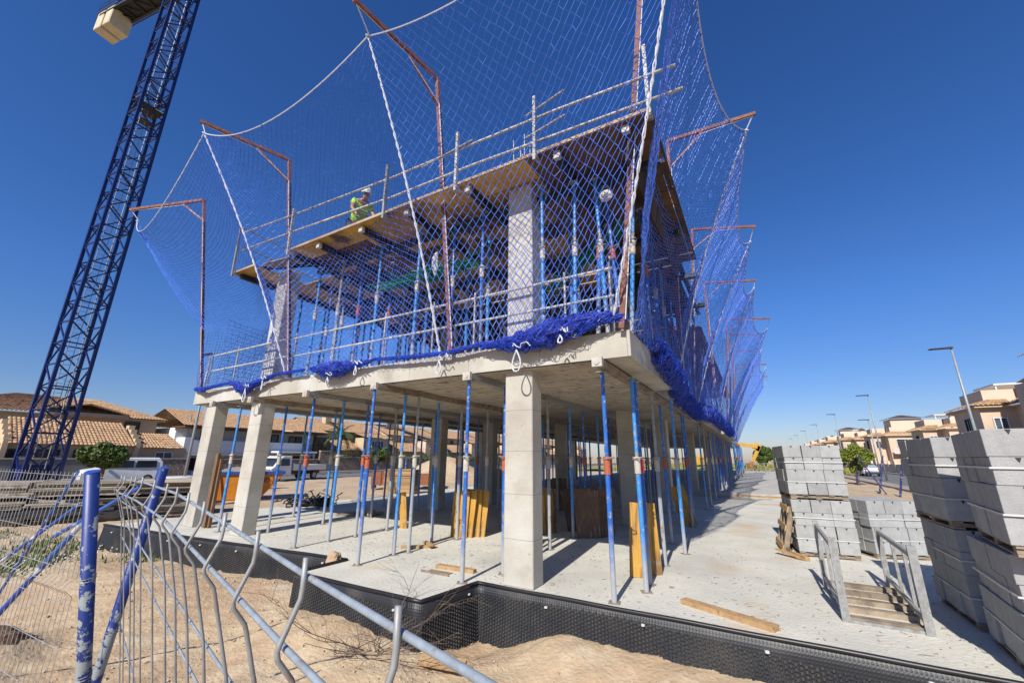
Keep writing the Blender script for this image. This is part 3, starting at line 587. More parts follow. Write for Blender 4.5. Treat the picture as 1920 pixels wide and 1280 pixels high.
# guard rail on the deck and its posts
gr = thing('deck_guard_rail', 'double rail of whitish steel tubes round the edge of the timber deck', 'guard rail')
for nm, pts in (('top_rail', [(-10.5, 4.56, 6.98), (-8.3, 4.56, 6.83), (-5.2, 4.57, 6.66), (-3.4, 4.57, 6.62), (-1.9, 4.58, 6.58), (-0.25, 4.58, 6.47)]), ('middle_rail', [(-10.35, 4.56, 6.46), (-8.3, 4.56, 6.38), (-5.2, 4.57, 6.22), (-3.4, 4.57, 6.20), (-1.9, 4.58, 6.14), (-0.2, 4.58, 5.99+.08)])):
    m = MB(); m.path(pts, 0.021, 8); m.build(nm, 'white_tube', gr, smooth=True)
for a, b_ in (((-2.4, 4.53, 6.66), (-1.75, 4.5, 6.79)), ((-2.4, 4.53, 6.25), (-1.75, 4.5, 6.34)), ((-4.5, 4.53, 6.55), (-3.4, 4.53, 6.66))): m = MB(); m.tube(a, b_, .018); m.build('loose_rail', 'galv', gr)
for i, (a, b_) in enumerate((((-10.55, 4.56, 7.15), (-10.6, 9.8, 6.95)), ((-10.45, 4.56, 6.6), (-10.55, 9.8, 6.5)))):
    m = MB(); m.tube(a, b_, 0.02); m.build('side_rail', 'galv', gr)
for i, x in enumerate((-10.55, -8.3, -5.38, -3.72, -2.26, -0.62)):
    m = MB(); m.beam((x, 4.53, 5.8), (x+0.02, 4.50, 6.92 if x > -9 else 7.15), 0.045, 0.045); m.box((x, 4.60, 5.88), (0.06, 0.16, 0.05)); m.build('rail_post', 'white_tube' if i % 2 else 'galv', gr)
lr = thing('floor_guard_rail', 'double tube guard rail low behind the netting at the front edge of the upper floor', 'guard rail')
for z in (3.63, 4.03):
    for (x0, x1) in ((-11.9, -8.4), (-8.35, -1.35)):
        m = MB(); m.tube((x0, 5.02, z), (x1, 5.02, z+0.03), 0.02); m.build('rail', 'white_tube', lr)
for x in (-11.8, -10.6, -8.3, -7.0, -5.6, -4.45, -3.6, -2.05, -1.4):
    m = MB(); m.tube((x, 5.03, 3.16), (x, 5.03, 4.15), 0.018); m.build('rail_post', 'galv', lr)

# ------------------------------------------------------------------ gallows posts
N = {'A': Vector((-16.0, 3.95, 8.68)), 'B': Vector((-10.07, 3.16, 8.72)), 'C': Vector((-4.98, 3.45, 8.72)), 'D': Vector((0.28, 3.45, 8.75)),
     'R1': Vector((0.77, 9.22, 8.75)), 'R2': Vector((0.76, 14.6, 8.6)), 'R3': Vector((0.86, 19.4, 8.7)), 'R4': Vector((1.46, 26.0, 8.6)), 'R5': Vector((1.3, 31.0, 8.7)), 'R6': Vector((1.6, 38.5, 8.7)), 'R7': Vector((1.8, 46, 8.7))}
def gallows(base, top, tip, label, dr=0.75, vis=True):
    t = thing('net_gallows', label, 'net post', base, 0, 'rusty gallows posts carrying the safety nets')
    B = Vector(base); T = Vector(top)-B; P = Vector(tip)-B
    m = MB(); m.beam((0, 0, 0), T, 0.07, 0.07, upv=(0, 1, 0)); m.build('post', 'rust', t)
    ad = (P-T).normalized()
    m = MB(); m.beam(T+ad*0.036, P, 0.065, 0.075); m.build('arm', 'rust', t)
    pd = T.normalized()
    m = MB(); m.beam(T-pd*dr+ad*0.03, T+ad*dr+Vector((0, 0, -0.04)), 0.045, 0.045); m.build('brace', 'rust', t)
    s2 = MB(); nd = min(N.values(), key=lambda q: (q-B-P).length); s2.path([P-ad*.05-Vector((0, 0, .02)), nd-B+Vector((.01, 0, .05)), nd-B], .012, 5); s2.path([nd-B+Vector((.03*math.cos(a), .03*math.sin(a), .02*math.sin(2*a))) for a in [i*.8 for i in range(16)]], .014, 5); s2.build('tie_rope', 'rope', t)
    s = MB(); s.path([T-pd*(T.length-0.1)+Vector((0.05, -0.045, 0)), T-pd*dr+Vector((0.05, -0.045, 0)), T+ad*dr-Vector((0, 0, 0.08)), P-ad*0.08-Vector((0, 0, 0.045))], 0.008, 5); s.build('hoist_rope', 'rope', t)
    return t
N = {'A': Vector((-16.0, 3.95, 8.68)), 'B': Vector((-10.07, 3.16, 8.72)), 'C': Vector((-4.98, 3.45, 8.72)), 'D': Vector((0.28, 3.45, 8.75)),
     'R1': Vector((0.77, 9.22, 8.75)), 'R2': Vector((0.76, 14.6, 8.6)), 'R3': Vector((0.86, 19.4, 8.7)), 'R4': Vector((1.46, 26.0, 8.6)), 'R5': Vector((1.3, 31.0, 8.7)), 'R6': Vector((1.6, 38.5, 8.7)), 'R7': Vector((1.8, 46, 8.7))}
gallows((-12.1, 5.05, 3.16), (-13.47, 4.63, 9.0), (-16.15, 3.75, 9.02), 'rusty gallows post at the far left end, arm pointing out towards the crane')
gallows((-8.19, 4.92, 3.16), (-9.55, 4.85, 9.0), (-10.13, 3.05, 9.0), 'rusty gallows post rising beside the second upper column, behind the small deck')
gallows((-3.94, 4.92, 3.16), (-4.64, 4.9, 9.0), (-4.89, 3.03, 9.0), 'tall rusty gallows post mid-front, its arm reaching the top of the view')
gallows((-1.25, 4.92, 3.16), (-0.55, 4.9, 9.0), (0.33, 3.4, 9.05), 'thick reddish gallows post at the right front corner, cut off by the top')
gl = [((-1.12, 9.0, 3.16), (-0.87, 8.99, 9.0), (0.98, 9.13, 9.05), 'first gallows post along the right side, its arm rising against the sky'),
 ((-1.4, 13.2, 3.16), (-0.87, 13.56, 9.0), (0.96, 14.38, 9.0), 'second gallows post along the right side'),
 ((-1.1, 18.2, 3.16), (-0.99, 18.49, 9.0), (0.98, 19.3, 9.0), 'third gallows post along the right side'),
 ((-1.1, 24.3, 3.16), (-0.41, 24.38, 9.0), (1.64, 25.4, 9.0), 'fourth gallows post along the right side'),
 ((-1.1, 27.7, 3.16), (-0.44, 27.73, 9.0), (1.06, 28.6, 9.0), 'fifth gallows post along the right side, shorter arm'),
 ((-1.1, 32.2, 3.16), (-0.42, 32.24, 9.0), (0.8, 33.1, 9.0), 'sixth gallows post along the right side, shortest arm'),
 ((-1.4, 37.5, 3.16), (-0.45, 37.58, 9.0), (1.7, 38.4, 9.0), 'last gallows post but one along the right side'),
 ((-1.4, 43.2, 3.16), (-0.1, 43.2, 9.0), (1.9, 44.4, 9.0), 'farthest gallows post along the right side')]
for a, b_, c_, l_ in gl: gallows(a, b_, c_, l_)

# ------------------------------------------------------------------ safety nets
def coons(L, Rr, T, B, billow):
    def P(u, v):
        c = (1-u)*L(v)+u*Rr(v)+(1-v)*T(u)+v*B(u) - ((1-u)*(1-v)*T(0)+u*(1-v)*T(1)+(1-u)*v*B(0)+u*v*B(1))
        return c + billow*(math.sin(PI*u)*math.sin(PI*v))
    return P
def seam(a, b, sag=Vector((0, 0, 0))): return lambda t: lerp(a, b, t) + sag*math.sin(PI*t)
def net_mesh(P, nu, nv, kind, r, jit=0.0):
    m = MB(); rr = random.Random(5)
    if kind == 'diamond':
        pts = {}
        for i in range(nu+1):
            for j in range(nv+1):
                if (i+j) % 2 == 0:
                    q = P(i/nu, j/nv); q = q + Vector((rr.gauss(0, jit), rr.gauss(0, jit), rr.gauss(0, jit))); pts[(i, j)] = q
        for (i, j), p in pts.items():
            for d in (-1, 1):
                q = pts.get((i+d, j+1))
                if q is not None: m.tube(p, q, r, 3, cap=False)
    else:
        G = [[P(i/nu, j/nv)+Vector((rr.gauss(0, jit), rr.gauss(0, jit), rr.gauss(0, jit))) for j in range(nv+1)] for i in range(nu+1)]
        for i in range(nu+1): m.path(G[i], r, 3, cap=False)
        for j in range(nv+1): m.path([G[i][j] for i in range(nu+1)], r, 3, cap=False)
    return m
def rope_twist(fn, n, r, amp, turns):
    m = MB()
    for ph in (0, PI): m.path([fn(i/n) + Vector((amp*math.cos(turns*2*PI*i/n+ph), amp*math.sin(turns*2*PI*i/n+ph), 0)) for i in range(n+1)], r, 4)
    return m
def net_panel(label, L, Rr, T, B, billow, nu, nv, kind, r=0.0055, jit=0.006, seamL=None, seamR=None, toprope=True, bottomrope=True):
    t = thing('safety_net', label, 'safety net', (0, 0, 0), 0, 'blue safety nets hung round the upper floor')
    P = coons(L, Rr, T, B, billow)
    net_mesh(P, nu, nv, kind, r, jit).build('netting', 'net', t)
    if toprope:
        m = MB(); m.path([T(i/40) for i in range(41)], 0.013, 5); m.build('top_rope', 'rope', t)
        m = MB()
        for i in range(1, 24):
            p = T(i/24); m.tube(p+Vector((0.02, 0, 0.03)), p+Vector((-0.02, 0, -0.05)), 0.007, 4)
        m.build('rope_ties', 'net_dense', t)
    if seamL: rope_twist(L, 60, 0.011, 0.014, 16).build('lacing_rope', 'rope', t)
    if seamR: rope_twist(Rr, 60, 0.011, 0.014, 16).build('lacing_rope', 'rope', t)
    return t
def cat(a, b, sag, lean=Vector((0, 0, 0)), skew=1.0):
    return lambda u: lerp(a, b, u) + (Vector((0, 0, -sag)) + lean)*(4*(u**skew)*(1-u**skew))
bA = Vector((-12.15, 4.95, 3.16)); bB = Vector((-8.25, 4.9, 3.18)); bC = Vector((-4.12, 4.9, 3.06)); bD = Vector((-1.35, 4.88, 3.25))
sB = seam(N['B'], bB, Vector((0.15, 0.10, -0.1))); sC = seam(N['C'], bC, Vector((0.02, 0.12, 0))); sD = seam(N['D'], bD, Vector((0.10, -0.15, 0)))
mA = Vector((-12.1, 4.85, 4.7))
def sA(t): return lerp(N['A'], mA, t/0.7)+Vector((0.0, 0, -0.25))*math.sin(PI*t/0.7) if t < 0.7 else lerp(mA, bA, (t-0.7)/0.3)
net_panel('blue net panel at the far left between the outermost gallows and the second one', sA, sB, cat(N['A'], N['B'], 0.95, skew=0.75), seam(bA, bB), Vector((0.3, 0.9, 0.3)), 44, 62, 'square', 0.0052, 0.008, seamR=True)
net_panel('blue net panel over the worker, between the left-hand and middle lacing ropes', sB, sC, cat(N['B'], N['C'], 0.75), seam(bB, bC), Vector((0, 0.75, 0)), 66, 84, 'diamond', 0.0046, 0.008)
net_panel('wide-meshed blue net panel in front of the big upper column, right half of the front', sC, sD, cat(N['C'], N['D'], 0.62), seam(bC, bD), Vector((0, 0.45, 0)), 58, 60, 'diamond', 0.0050, 0.008, seamL=True, seamR=True)
# side nets
rb = [Vector((-1.15, 5.05, 3.15)), Vector((-1.15, 8.6, 3.12)), Vector((-1.3, 13.2, 3.1)), Vector((-1.1, 18.3, 3.05)), Vector((-1.1, 24.5, 3.0)), Vector((-1.1, 30, 3.0)), Vector((-1.3, 37, 3.0)), Vector((-1.3, 44, 3.0))]
rn = [N[k] for k in ('D', 'R1', 'R2', 'R3', 'R4', 'R5', 'R6', 'R7')]
slab_ = ['nearest side net, hanging from the front corner to the first side arm', 'side net between the first and second side arms', 'side net between the second and third side arms', 'side net between the third and fourth side arms', 'side net between the fourth and fifth side arms', 'side net beyond the fifth side arm', 'farthest side net at the end of the right edge']
for i in range(7):
    sl = seam(rn[i], rb[i], Vector((-0.15, 0, 0))) if i else seam(N['D'], rb[0], Vector((0.12, -0.1, 0)))
    net_panel('blue ' + slab_[i], sl, seam(rn[i+1], rb[i+1], Vector((-0.15, 0, 0))), cat(rn[i], rn[i+1], 0.85, Vector((-0.38, 0, 0))), seam(rb[i], rb[i+1]), Vector((-0.55, 0, -0.25)), 56 if i < 4 else 40, 84 if i < 4 else 54, 'square', (0.0046, 0.0054, 0.0064, 0.0075, 0.008, 0.008, 0.008)[i], 0.008, seamR=True)
net_panel('low blue net along the far left edge, seen through the upper storey', seam((-12.2, 5.4, 5.2), (-12.2, 5.4, 3.2)), seam((-12.2, 15, 5.3), (-12.2, 15, 3.2)), cat(Vector((-12.2, 5.4, 5.3)), Vector((-12.2, 15, 5.3)), 0.3), seam((-12.2, 5.4, 3.2), (-12.2, 15, 3.2)), Vector((0.3, 0, 0)), 60, 16, 'square', 0.007, 0.01, toprope=False)

# bundled net along the slab edge
def bundle(label, path, rad, nstr, seed, loops=()):
    rr = random.Random(seed); t = thing('net_bundle', label, 'net', (0, 0, 0), 0, 'bunched netting on the slab edge')
    m = MB(); L = len(path)
    def pt(s):
        s = s*(L-1); i = min(int(s), L-2); return lerp(path[i], path[i+1], s-i), rad[i]+(rad[i+1]-rad[i])*(s-i)
    # crumpled core
    n = 60
    prof = [pt(i/n) for i in range(n+1)]
    ph = [rr.uniform(0, 6) for _ in range(8)]
    k0 = len(m.v)
    for i, (p, r) in enumerate(prof):
        for j in range(14):
            a = 2*PI*j/14; q = r*0.72*(1+0.25*math.sin(3*a+i*0.7+ph[0])+0.2*math.sin(5*a-i*0.45+ph[1])+0.1*rr.random())
            m.v.append((p.x+rr.gauss(0, .008), p.y+q*0.8*math.cos(a), p.z+q*math.sin(a)))
    for i in range(n):
        for j in range(14): a = k0+i*14+j; b2 = k0+i*14+(j+1) % 14; m.f.append((a, b2, b2+14, a+14))
    m.build('folds', M['net_core'], t)
    m = MB(); LL = sum((path[i+1]-path[i]).length for i in range(L-1))
    for ly in range(4):
        nu, nv = max(10, int(LL/.055)), 14; q1, q2, q3 = rr.uniform(0, 6), rr.uniform(0, 6), rr.uniform(0, 6); G = {}
        for i in range(nu+1):
            p, r = pt(i/nu)
            for j in range(nv+1):
                if (i+j) % 2: continue
                a = 2*PI*j/nv+.25*ly; u = i/nu*LL
                k_ = r*(.72+.09*ly)*(1+.22*math.sin(3*a+u*9+q1)+.18*math.sin(2*a-u*14+q2)+.12*math.sin(5*a+u*23+q3))
                G[(i, j)] = Vector((p.x+.03*math.sin(a*2+u*17)+rr.gauss(0, .010), p.y+k_*.8*math.cos(a)+rr.gauss(0, .005), p.z+k_*math.sin(a)+rr.gauss(0, .008)-.02))
        for (i, j), p0 in G.items():
            for d_ in (-1, 1):
                p1 = G.get((i+d_, j+1))
                if p1 is not None: mid = (p0+p1)/2+Vector((rr.gauss(0, .008), rr.gauss(0, .004), rr.gauss(0, .008)-.004)); m.path([p0, mid, p1], .0042, 3, cap=False)
    m.build('strands', 'net_dense', t)
    if loops:
        for (x, y, z, w_, h_) in loops:
            m = MB(); m.path([(x+w_*math.sin(a)*math.sin(a/2)*1.0, y-0.02*math.sin(a), z-h_*(1-math.cos(a))/2) for a in [2*PI*i/16 for i in range(16)]], 0.011, 5, closed=True)
            m.path([(x+rr.uniform(-.06, .06)+0.03*i, y-0.04, z+0.05+0.04*math.sin(i*1.7)) for i in range(7)], 0.009, 4)
            m.build('tie_loop', 'rope', t)
    return t
M['net_core'] = nmat('net_core', (0.012, 0.03, 0.38), (0.006, 0.015, 0.18), 14, 0.6, bump=1.0, bscale=45, bdist=0.02)
Y0 = 4.86
bundle('large heap of bunched blue net on the slab edge just right of the front column', [Vector((-3.35, Y0, 3.22)), Vector((-3.0, Y0, 3.18)), Vector((-2.6, Y0-.02, 3.17)), Vector((-2.2, Y0, 3.24)), Vector((-1.8, Y0, 3.3)), Vector((-1.4, Y0, 3.34)), Vector((-1.2, Y0+.05, 3.3))], [.03, .07, .16, .19, .14, .07, .03], 900, 1, ((-2.68, 4.76, 3.02, 0.10, 0.30), (-2.0, 4.7, 3.12, .05, .1)))
bundle('rope-thin roll of blue net along the slab edge left of the front column', [Vector((-5.6, Y0, 3.25)), Vector((-4.8, Y0, 3.2)), Vector((-4.0, Y0, 3.18)), Vector((-3.3, Y0, 3.24))], [.012, .02, .015, .02], 300, 2, ((-4.12, 4.84, 3.05, 0.08, 0.22),))
bundle('round ball of bunched blue net tied with white cord midway along the slab edge', [Vector((-7.4, Y0, 3.26)), Vector((-6.9, Y0-.02, 3.18)), Vector((-6.5, Y0-.02, 3.16)), Vector((-6.1, Y0, 3.2)), Vector((-5.6, Y0, 3.24))], [.012, .14, .15, .05, .012], 600, 3, ((-6.75, 4.8, 3.0, 0.08, 0.13), (-6.0, 4.8, 3.14, .07, .16)))
bundle('drooping bunch of blue net hanging over the slab edge above the second column', [Vector((-10.4, Y0, 3.24)), Vector((-10.0, Y0, 3.12)), Vector((-9.6, Y0-.03, 3.0)), Vector((-9.2, Y0, 3.12)), Vector((-8.5, Y0, 3.26)), Vector((-7.6, Y0, 3.26))], [.015, .08, .12, .07, .015, .012], 500, 4, ((-9.45, 4.76, 2.98, 0.12, 0.28), (-8.9, 4.8, 3.12, .06, .2)))
bundle('thin roll of blue net at the far left end of the slab edge', [Vector((-12.2, Y0+.08, 3.22)), Vector((-11.6, Y0, 3.14)), Vector((-11.0, Y0, 3.2)), Vector((-10.4, Y0, 3.22))], [.02, .05, .02, .015], 220, 5)
def bundle_side(label, pts, rad, n, seed):
    rr = random.Random(seed); t = thing('net_bundle', label, 'net', (0, 0, 0), 0, 'bunched netting on the slab edge'); m = MB(); L = len(pts)
    LL = sum((Vector(pts[i+1])-Vector(pts[i])).length for i in range(L-1))
    for ly in range(4):
        nu, nv = max(10, int(LL/.07)), 12; q1, q2 = rr.uniform(0, 6), rr.uniform(0, 6); G = {}
        for i in range(nu+1):
            f = i/nu*(L-1); k = min(int(f), L-2); p = lerp(pts[k], pts[k+1], f-k)
            for j in range(nv+1):
                if (i+j) % 2: continue
                a = 2*PI*j/nv; u = i/nu*LL; k_ = rad*(.7+.15*ly)*(1+.3*math.sin(2*a+u*5+q1)+.2*math.sin(3*a-u*9+q2))
                G[(i, j)] = Vector((p.x+k_*math.cos(a)+rr.gauss(0, .012), p.y+rr.gauss(0, .015), p.z+k_*1.3*math.sin(a)+rr.gauss(0, .012)-.05))
        for (i, j), p0 in G.items():
            for d_ in (-1, 1):
                p1 = G.get((i+d_, j+1))
                if p1 is not None: m.tube(p0, p1, .0055, 3, cap=False)
    m.build('strands', 'net_dense', t); m = MB(); m.path(pts, rad*0.6, 8); m.build('folds', M['net_core'], t); return t
bundle_side('blue net bunched over the right-hand slab edge near the corner', [Vector((-1.1, 6.2, 3.2)), Vector((-1.05, 7.2, 3.05)), Vector((-1.1, 8.3, 3.0)), Vector((-1.3, 9.5, 3.1))], 0.13, 500, 6)
bundle_side('blue net bunched along the right-hand slab edge farther back', [Vector((-1.35, 9.5, 3.1)), Vector((-1.4, 13.4, 3.0)), Vector((-1.1, 15, 3.05)), Vector((-1.0, 19, 3.0)), Vector((-1.0, 26, 3.0))], 0.14, 600, 7)
tag((lambda m: (m.path([Vector((-6.4+2.6*i/30, 5.6, 5.35-0.35*math.sin(PI*i/30)+0.05*math.sin(i*2))) for i in range(31)], 0.02, 5), [m.path([Vector((-5.4+rnd.gauss(0, .5), 5.6+rnd.gauss(0, .1), 5.05+rnd.gauss(0, .05)))+Vector((0.06*q, 0, rnd.gauss(0, .02))) for q in range(6)], 0.006, 3) for _ in range(160)], m.build('green_net', 'netgreen'))[-1])(MB()), 'rolled green net slung under the timber deck behind the blue netting', 'net')
m = MB(); rr = random.Random(9)
for k in range(260):
    s = rr.random(); q = [Vector((-3.0+1.5*s, 6.2, 4.35+0.95*s))+Vector((rr.gauss(0, .05), rr.gauss(0, .05), rr.gauss(0, .06)))]
    for e in range(5): q.append(q[-1]+Vector((rr.gauss(0.03, .03), rr.gauss(0, .02), rr.gauss(0.02, .03))))
    m.path(q, 0.006, 3)
tag(m.build('green_net', 'netgreen'), 'green net drawn up diagonally between props right of the big upper column', 'net')
# hanging white rope coils
for i, (x, y, z, r_, l_) in enumerate(((-1.32, 4.86, 5.05, .085, 'round coil of pale rope hung on the corner gallows post'), (-4.3, 4.86, 4.75, .035, 'slack hank of white rope hung on the middle gallows post'))):
    m = MB()
    for k in range(7):
        a0 = rnd.uniform(0, 6); m.path([(x+r_*math.cos(a)*(1-.13*k)+rnd.uniform(-.01, .01), y-0.03-0.012*k, z+(r_*(1-.12*k) if i == 0 else 0.22-.02*k)*math.sin(a)) for a in [2*PI*j/14 for j in range(14)]], 0.011, 5, closed=True)
    tag(m.build('rope_coil', 'rope' if i else 'pale_collar'), l_, 'rope')

# ------------------------------------------------------------------ worker on the deck
def skin_body(name, verts, edges, radii, mat, parent, loc, sub=2):
    me = bpy.data.meshes.new(name); me.from_pydata(verts, edges, []); o = bpy.data.objects.new(name, me); col.objects.link(o); o.parent = parent
    if loc: o.location = loc
    sm = o.modifiers.new('skin', 'SKIN'); sm.use_smooth_shade = True
    for i, r in enumerate(radii): me.skin_vertices[0].data[i].radius = (r, r)
    me.skin_vertices[0].data[0].use_root = True
    s = o.modifiers.new('sub', 'SUBSURF'); s.levels = sub; s.render_levels = sub
    me.materials.append(M[mat]); return o
wk = thing('person', 'worker in white helmet and lime hi-vis vest bending over on the timber deck', 'person', (-7.6, 5.62, 6.03), -0.25)
# pelvis, spine bent forward to +x, head, arms, legs
V = [(0, 0, .88), (.06, 0, 1.04), (.20, -.02, 1.20), (.33, -.03, 1.31), (.41, -.03, 1.36), (.47, -.035, 1.42), (.50, -.04, 1.50),
     (.30, .17, 1.28), (.42, .24, 1.04), (.56, .18, .84), (.60, .16, .77), (.30, -.22, 1.28), (.40, -.30, 1.03), (.56, -.26, .84), (.60, -.25, .77),
     (-.02, .10, .82), (.12, .13, .46), (-.06, .14, .08), (.10, .15, .04), (-.02, -.10, .82), (.14, -.13, .46), (-.04, -.14, .08), (.12, -.15, .04)]
Ed = [(0, 1), (1, 2), (2, 3), (3, 4), (4, 5), (5, 6), (3, 7), (7, 8), (8, 9), (9, 10), (3, 11), (11, 12), (12, 13), (13, 14), (0, 15), (15, 16), (16, 17), (17, 18), (0, 19), (19, 20), (20, 21), (21, 22)]
Ra = [.14, .135, .15, .13, .06, .085, .07, .065, .048, .036, .03, .065, .048, .036, .03, .09, .065, .045, .035, .09, .065, .045, .035]
skin_body('body', V, Ed, Ra, 'skin', wk, None)
skin_body('vest', [V[0], V[1], V[2], V[3], (.29, .15, 1.29), (.36, .215, 1.16), (.29, -.20, 1.29), (.35, -.27, 1.15)], [(0, 1), (1, 2), (2, 3), (3, 4), (4, 5), (3, 6), (6, 7)], [.165, .17, .19, .17, .11, .095, .11, .095], 'hivis', wk, None)
m = MB()
for c in (0.35, 0.7):
    p = lerp(V[1], V[3], c); d = (Vector(V[3])-Vector(V[1])).normalized(); a = d.cross(Vector((0, 1, 0))).normalized()
    m.path([p + a*0.2*math.cos(t) + Vector((0, 1, 0))*0.2*math.sin(t) for t in [2*PI*i/18 for i in range(18)]], 0.014, 4, closed=True)
m.build('reflective_bands', 'reflect', wk, smooth=True)
skin_body('trousers', [V[0], V[15], V[16], (-.06, .14, .16), V[19], V[20], (-.04, -.14, .16)], [(0, 1), (1, 2), (2, 3), (0, 4), (4, 5), (5, 6)], [.155, .105, .08, .065, .105, .08, .065], 'trousers', wk, None)
m = MB(); m.lathe([(0.128, 0.0), (0.118, 0.01), (0.112, 0.05), (0.095, 0.095), (0.06, 0.125), (0.01, 0.137)], (0, 0, 0), 16); m.box((0.10, 0, 0.004), (0.10, 0.15, 0.010)); m.path([(-.10+.02*i, 0, .06+.08*math.sin(PI*(i+.5)/11)) for i in range(11)], 0.012, 5)
h = m.build('helmet', 'plasticwhite', wk, smooth=True); h.location = (.50, -.04, 1.50); h.rotation_euler = (0, .45, -.25)
m = MB(); m.box((.585, -.075, 1.455), (.02, .13, .035), -.25); m.build('safety_glasses', 'glass', wk)
m = MB()
for sy in (.16, -.25):
    for f in range(5): m.path([(.60, sy+(-.03+.015*f), .77), (.625+.006*f, sy+(-.035+.017*f), .735), (.63, sy+(-.035+.017*f), .69+.008*abs(f-2))], .009, 5)
m.build('fingers', 'skin', wk, smooth=True)

# ------------------------------------------------------------------ tower crane
cr_ = thing('tower_crane', 'tall dark blue lattice tower crane with concrete counterweights', 'crane', (0, 0, 0))
vd = Vector((-0.976, 0.215, 0)); rd = Vector((0.215, 0.976, 0)); th = R(18)
U = rd*math.cos(th)+vd*math.sin(th); W = vd*math.cos(th)-rd*math.sin(th)
FL = Vector((-40.6, 7.9, 0))+U*.257; S = 1.72
C4 = [FL, FL+U*S, FL+U*S+W*S, FL+W*S]
HT = 47.0
m = MB()
for c in C4: m.beam(c+Vector((0, 0, -0.5)), c+Vector((0, 0, HT)), 0.19, 0.19, upv=tuple(U))
m.build('mast_legs', 'crane', cr_)
m = MB(); bay = 1.55; n = int((HT-0.2)/bay)
for i in range(n):
    z = -0.2+i*bay
    for k in range(4):
        a, b_ = C4[k], C4[(k+1) % 4]
        if i % 2 == 0: a, b_ = b_, a
        m.beam(a+Vector((0, 0, z)), b_+Vector((0, 0, z+bay)), 0.085, 0.085)
        m.beam(a+Vector((0, 0, z)), b_+Vector((0, 0, z)), 0.085, 0.085) if k % 2 == i % 2 or i % 3 == 0 else None
m.build('mast_bracing', 'crane', cr_)
m = MB(); cc = (C4[0]+C4[2])/2
for z in (30.0,):
    m.box((cc.x, cc.y, z), (1.6, 1.6, 0.08), math.atan2(U.y, U.x)); m.box((cc.x, cc.y, z-1.2), (0.9, 0.9, 0.06), math.atan2(U.y, U.x))
    for k in range(4):
        for dz in (0.6, 1.1, -0.6): m.beam(C4[k]+Vector((0, 0, z+dz)), C4[(k+1) % 4]+Vector((0, 0, z+dz)), 0.07)
        m.beam(C4[k]+Vector((0, 0, z)), C4[(k+2) % 4]+Vector((0, 0, z+1.2)), 0.07)
m.build('rest_platform', 'dark', cr_)
m = MB(); lc = cc-U*0.25-W*0.3
for s_ in (-.2, .2): m.tube(lc+U*s_+Vector((0, 0, -0.3)), lc+U*s_+Vector((0, 0, HT)), 0.022, 6)
for i in range(int(HT/0.33)): m.tube(lc+U*-.2+Vector((0, 0, i*0.33)), lc+U*.2+Vector((0, 0, i*0.33)), 0.014, 5)
m.tube(cc+U*0.35+Vector((0, 0, -.3)), cc+U*0.35+Vector((0, 0, HT)), 0.035, 6)
m.build('ladder', 'galv', cr_)
m = MB(); m.box((cc.x, cc.y, -0.55), (5.2, 0.5, 0.4), math.atan2(U.y, U.x)); m.box((cc.x, cc.y, -0.5), (0.5, 5.2, 0.4), math.atan2(U.y, U.x)); m.box((cc.x-1, cc.y, 0.2), (1.3, 1.0, 1.3), math.atan2(U.y, U.x)); m.build('base_frame', 'crane', cr_)
# counter-jib
A_ = Vector((-41.0, 9.0, 45.6)); Bj = Vector((-53.6, 6.75, 45.6)); jd = (Bj-A_).normalized(); jn = Vector((-jd.y, jd.x, 0))
m = MB()
for s_ in (-.75, .75):
    m.beam(A_+jn*s_, Bj+jn*s_, 0.20, 0.28)
for i in range(9):
    p = lerp(A_, Bj, i/8); m.beam(p-jn*.75, p+jn*.75, 0.12)
    if i < 8: q = lerp(A_, Bj, (i+1)/8); m.beam(p-jn*.75, q+jn*.75, 0.10)
m.box(tuple(lerp(A_, Bj, .5)+Vector((0, 0, .16))), (12.6, 1.5, 0.05), math.atan2(jd.y, jd.x))
for s_ in (-1, 1):
    for h_ in (.6, 1.1): m.tube(A_+jn*s_*1.0+Vector((0, 0, h_)), Bj+jn*s_*1.0+Vector((0, 0, h_)), .025, 5)
    for i in range(9): p = lerp(A_, Bj, i/8)+jn*s_*1.0; m.tube(p, p+Vector((0, 0, 1.1)), .025, 5)
    m.beam(A_+jn*s_*1.0, Bj+jn*s_*1.0, .08)
pl_ = lerp(A_, Bj, .55); m.box(tuple(pl_+jn*1.45), (4.4, 0.95, .06), math.atan2(jd.y, jd.x))
m.build('counter_jib', 'dark', cr_)
m = MB()
for i, t in enumerate((.86, .975)):
    p = lerp(A_, Bj, t)-Vector((0, 0, .75)); m.box(tuple(p), (1.15, 1.7+.0*i, 2.5), math.atan2(jd.y, jd.x))
m.build('counterweight', nmat('counterweight_concrete', (0.68, 0.60, 0.42), (0.58, 0.50, 0.34), 1.2, .9), cr_, bevel=.06)
m = MB(); m.beam(A_+jd*2, A_-jd*26+Vector((0, 0, .4)), .25); m.beam(A_+Vector((0, 0, 0)), A_+Vector((0, 0, 6)), .3); m.beam(A_+Vector((0, 0, 6)), Bj, .05); m.beam(A_+Vector((0, 0, 6)), A_-jd*20+Vector((0, 0, .4)), .05); m.build('jib', 'crane', cr_)

